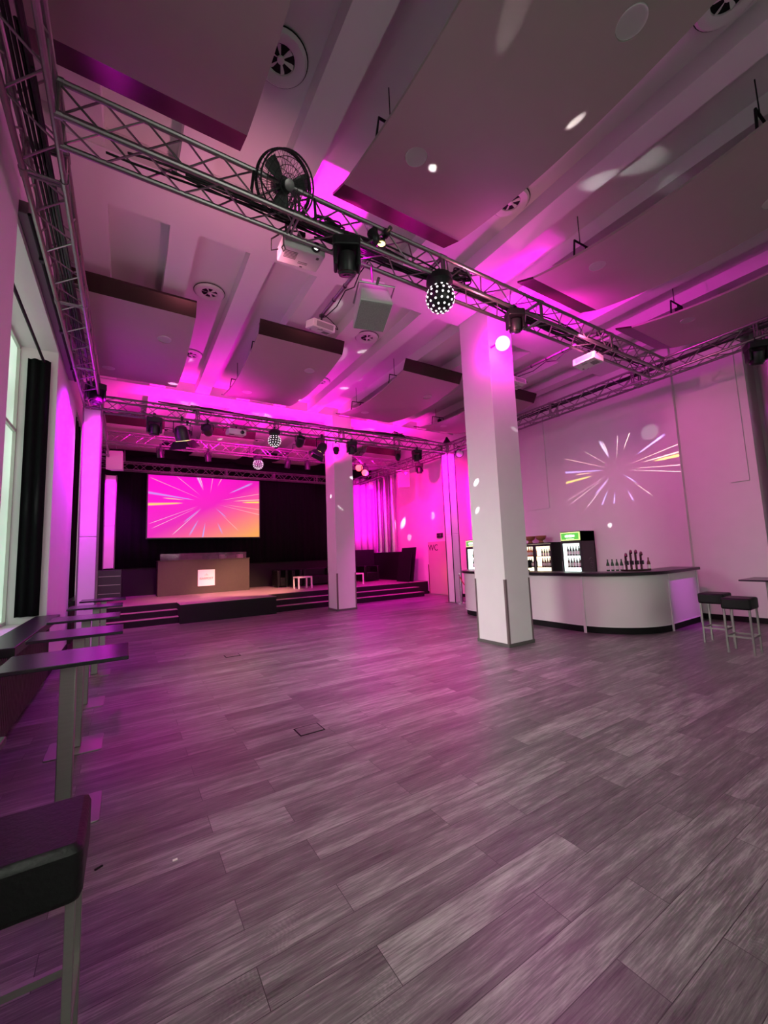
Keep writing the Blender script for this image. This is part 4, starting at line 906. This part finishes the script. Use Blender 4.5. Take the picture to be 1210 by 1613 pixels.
for i in range(6):
    y = 6.42+.08*i
    for z, kd, sfx in ((1.45, 'dark', 'top'), (1.14, 'brown' if i % 2 else 'dark', 'second')):
        bottle(kd, (10.18, y, z), '%s bottle on the %s shelf of the right green headed fridge' % ('brown' if kd == 'brown' else 'dark', sfx), 'bottles on the %s shelf of the right fridge' % sfx, 1.0)
for i in range(5):
    bottle('green', (10.2, 10.14+.08*i, 1.14), 'green bottle inside the far green headed fridge', 'bottles in the far fridge', 1.0); bottle('cream', (10.2, 10.14+.08*i, 1.45), 'pale bottle inside the far green headed fridge', 'pale bottles in the far fridge', .9)
for i in range(5):
    bottle('orange', (10.2, 7.88+.08*i, 1.45), 'orange bottle on the upper shelf behind the left door of the two door fridge', 'orange bottles in the two door fridge', 1.1)
    bottle('dark', (10.2, 7.88+.08*i, 1.14), 'dark bottle on the lower shelf behind the left door of the two door fridge', 'dark bottles in the two door fridge', 1.0)
    bottle('green', (10.2, 7.34+.08*i, 1.45), 'green bottle on the upper shelf behind the right door of the two door fridge', 'green bottles in the two door fridge', .8); bottle('brown', (10.2, 7.34+.08*i, 1.14), 'brown bottle on the lower shelf behind the right door of the two door fridge', 'brown bottles in the two door fridge', 1.0)
# shield print on the fridge side
fr = [o for o in bpy.data.objects if o.name.startswith('drinks_fridge')][0]
sh = MB(); ys = -.299
for rad in (.105, .085): sh.tube([(.36+rad*math.cos(a*PI/12), ys, 1.30+.75*rad*math.sin(a*PI/12)) for a in range(13)], .006, 5)
sh.tube([(.36-.09*math.cos(a*PI/12), ys, 1.27-.17*math.sin(a*PI/12)) for a in range(13)], .005, 5)
for k_ in range(5): sh.tube([(.36, ys, 1.27), (.36+.06*math.cos(PI*.15+k_*PI*.175), ys, 1.27+.06*math.sin(PI*.15+k_*PI*.175))], .006, 5)
sh.tube([(.29, ys, 1.24), (.43, ys, 1.24)], .008, 5); sh.tube([(.32, ys, 1.19), (.40, ys, 1.16)], .005, 5)
sh.obj('shield_print', 'greyprint', fr)
bw = None
for y, lab in ((8.12, 'left wooden bowl standing on the two door fridge'), (7.74, 'right wooden bowl standing on the two door fridge')):
    t = thing('bowl', lab, 'bowl', (10.3, y, 1.83), group='wooden bowls')
    MB().lathe([(.07, 0), (.075, .02), (.05, .05), (.05, .07), (.12, .11), (.15, .17), (.155, .21), (.145, .21), (.135, .17), (.05, .10)], n=28).obj('vessel', 'wood', t)
    MB().lathe([(.14, .195), (.1, .215), (.05, .20)], n=16).obj('filling', 'signw', t)
t = thing('cash_terminal', 'black cash register screen on the bar by the two door fridge', 'cash register', (8.05, 6.55, 1.15), (0, 0, -.9))
MB().box(-.1, .1, -.08, .08, 0, .02).obj('foot', 'black', t, .006); MB().cyl((0, 0, .02), (0, .03, .1), .02, 10).obj('neck', 'black', t)
MB().box(-.15, .15, -.012, .012, -.1, .1).xf(Matrix.Translation((0, .03, .16)) @ Matrix.Rotation(.35, 4, 'X')).obj('display', 'black', t, .006)
t = thing('tap_tower', 'dark metal beer tap tower standing on the bar', 'beer tap', (8.62, 4.35, 1.15), (0, 0, -.5))
for i in range(4):
    x = -.16+.105*i; h = (.34, .40, .40, .36)[i]
    MB().tube([(x, 0, 0), (x, 0, h-.06), (x-.01, -.02, h-.02), (x-.03, -.06, h), (x-.06, -.11, h-.01), (x-.075, -.14, h-.05)], .021, 10).obj('tap_pipe', mat('tap_metal', (.25, .12, .14), .25, .9) if i == 0 else bpy.data.materials['tap_metal'], t)
    MB().box(x-.02, x+.02, -.06, .02, .12, .20).obj('tap_handle', 'black', t, .004)
MB().box(-.24, .24, -.15, .06, 0, .03).obj('drip_tray', 'strip', t, .004)
for i in range(4):
    bottle('green', (8.34+.06*i, 4.72-.06*i, 1.15), 'green bottle in the row on the bar left of the taps', 'green bottles on the bar', .95)
t = bottle('brown', (8.93, 4.22, 1.15), 'single brown bottle on the bar right of the taps', 'single bar bottle', 1.0)

# ------------------------------------------------------------------ high tables and stools
def rtop(hx, hy, z0, z1, c=.01): return rbox(hx, hy, z0, z1, c)
def high_table(loc, lab, rz=0, hx=.35, hy=.29):
    t = thing('high_table', lab, 'high table', loc, (0, 0, rz), 'high bar tables')
    rtop(hx, hy, 1.015, 1.04).obj('tabletop', 'laminate', t, .004)
    rtop(.21, .21, 0, .010, .02).obj('base_plate', 'steel', t, .003)
    MB().box(-.045, .045, -.045, .045, .01, 1.0).obj('post', 'steel', t, .006)
    MB().box(-.15, .15, -.15, .15, 1.0, 1.015).obj('mount_plate', 'black', t, smooth=0)
    return t
h0 = high_table((-.32, 3.66, 0), 'dark high table by the left windows, second from the camera')
for i, (x, y) in enumerate(((-.36, 4.93), (-.40, 6.33), (-.38, 7.95), (-.34, 9.4))):
    dup(h0, (x, y, 0), None, 'dark high table by the left windows, %s from the camera' % ('third', 'fourth', 'fifth', 'sixth and last')[i])
dup(h0, (-.71, 1.82, 0), None, 'dark high table corner at the left edge above the near stool')
dup(h0, (8.66, 2.33, 0), (0, 0, 0), 'dark high table at the right edge beside two stools')
def stool(loc, lab, rz=0, hx=.2, hy=.18, group='black bar stools'):
    t = thing('bar_stool', lab, 'bar stool', loc, (0, 0, rz), group)
    rbox(hx, hy, .645, .81, .03).obj('seat', 'leather', t, .022)
    lg = .0125
    for sx in (-1, 1):
        for sy in (-1, 1):
            x, y = sx*(hx-.03), sy*(hy-.03); MB().box(x-lg, x+lg, y-lg, y+lg, 0, .65).obj('leg', 'steel', t, .002, smooth=0)
    for sy in (-1, 1): MB().box(-hx+.04, hx-.04, sy*(hy-.03)-.01, sy*(hy-.03)+.01, .235, .26).obj('footrest', 'steel', t, smooth=0)
    for sx in (-1, 1): MB().box(sx*(hx-.03)-.01, sx*(hx-.03)+.01, -hy+.04, hy-.04, .235, .26).obj('footrest', 'steel', t, smooth=0)
    return t
s0 = stool((-.29, 1.83, 0), 'black leather bar stool large at the lower left corner')
dup(s0, (7.86, 2.50, 0), (0, 0, .05), 'black bar stool right of the bar, the nearer of two')
dup(s0, (8.36, 2.98, 0), (0, 0, .05), 'black bar stool right of the bar, the one behind by the bar end')

# ------------------------------------------------------------------ window side things
for i, (y0, y1) in enumerate(((4.99, 8.0), (10.85, 13.0))):
    t = thing('window_counter', ('black window ledge slab beside the high tables', 'black window ledge slab beyond the pier by the left tower')[i], 'window ledge', (-1.0, (y0+y1)/2, 0)); hy = (y1-y0)/2
    MB().box(-.12, .17, -hy, hy, .87, .955).obj('slab', 'topblack', t, .008)
    sl = MB()
    for q in range(int(2*hy/.07)): sl.box(.0, .06, -hy+.07*q, -hy+.07*q+.045, .08, .87)
    sl.obj('slat_cover', noisy(mat('slat_red', (.05, .03, .03), .6), 5, .1), t, smooth=0)
curtain(-1.36, -1.08, 7.97, .96, 4.9, .025, .12, 'bcloth', 'black curtain gathered at the far side of the left window')
t = thing('curtain_track', 'dark blind cassette along the top of the left window', 'blind cassette', (-1.0, 7.2, 5.18))
MB().box(0, .09, -2.2, 2.2, 0, .13).obj('cassette', mat('cassette_grey', (.16, .13, .14), .5), t, .006)
MB().cyl((.10, -2.2, .0), (.10, 2.2, .0), .018, 8).obj('rail', 'bpaint', t)
for y in (-1.5, .2, 1.6): MB().box(.08, .12, y-.03, y+.03, -.04, .05).obj('bracket', 'black', t, smooth=0)
tag(MB().cyl((-1.16, 5.0, 4.86), (-1.16, 8.0, 4.86), .02, 8).obj('curtain_rod', 'bpaint'), 'black rod across the top of the left window niche', 'curtain rod')
curtain(10.95, 12.6, -1.08, .96, 5.2, .03, .16, 'bcloth', 'dark curtain in the second window niche beyond the pier', 'y')
# floor hatch
t = thing('floor_hatch', 'flat rectangular floor box lid with dark frame in the parquet', 'floor hatch', (1.54, 3.95, 0))
MB().box(-.125, .125, -.10, .10, 0, .003).obj('frame', 'bpaint', t, smooth=0); MB().box(-.113, .113, -.088, .088, .003, .005).obj('lid', 'floor', t, smooth=0)

t2 = dup(t, (1.62, 7.75, 0), None, 'second small floor box lid farther away near the middle of the hall')
tag(MB().box(-.012, .012, -.006, .006, 0, .004).obj('paper_scrap', 'signw', smooth=0, loc=(.27, 2.76, 0)), 'tiny white paper scrap on the floor right of the near stool', 'scrap')
tag(MB().box(-.02, .02, -.005, .005, 0, .006).xf(Matrix.Rotation(.5, 4, 'Z')).obj('wood_chip', 'bpaint', smooth=0, loc=(-.09, 2.94, 0)), 'tiny dark chip on the floor beside the near stool', 'scrap')
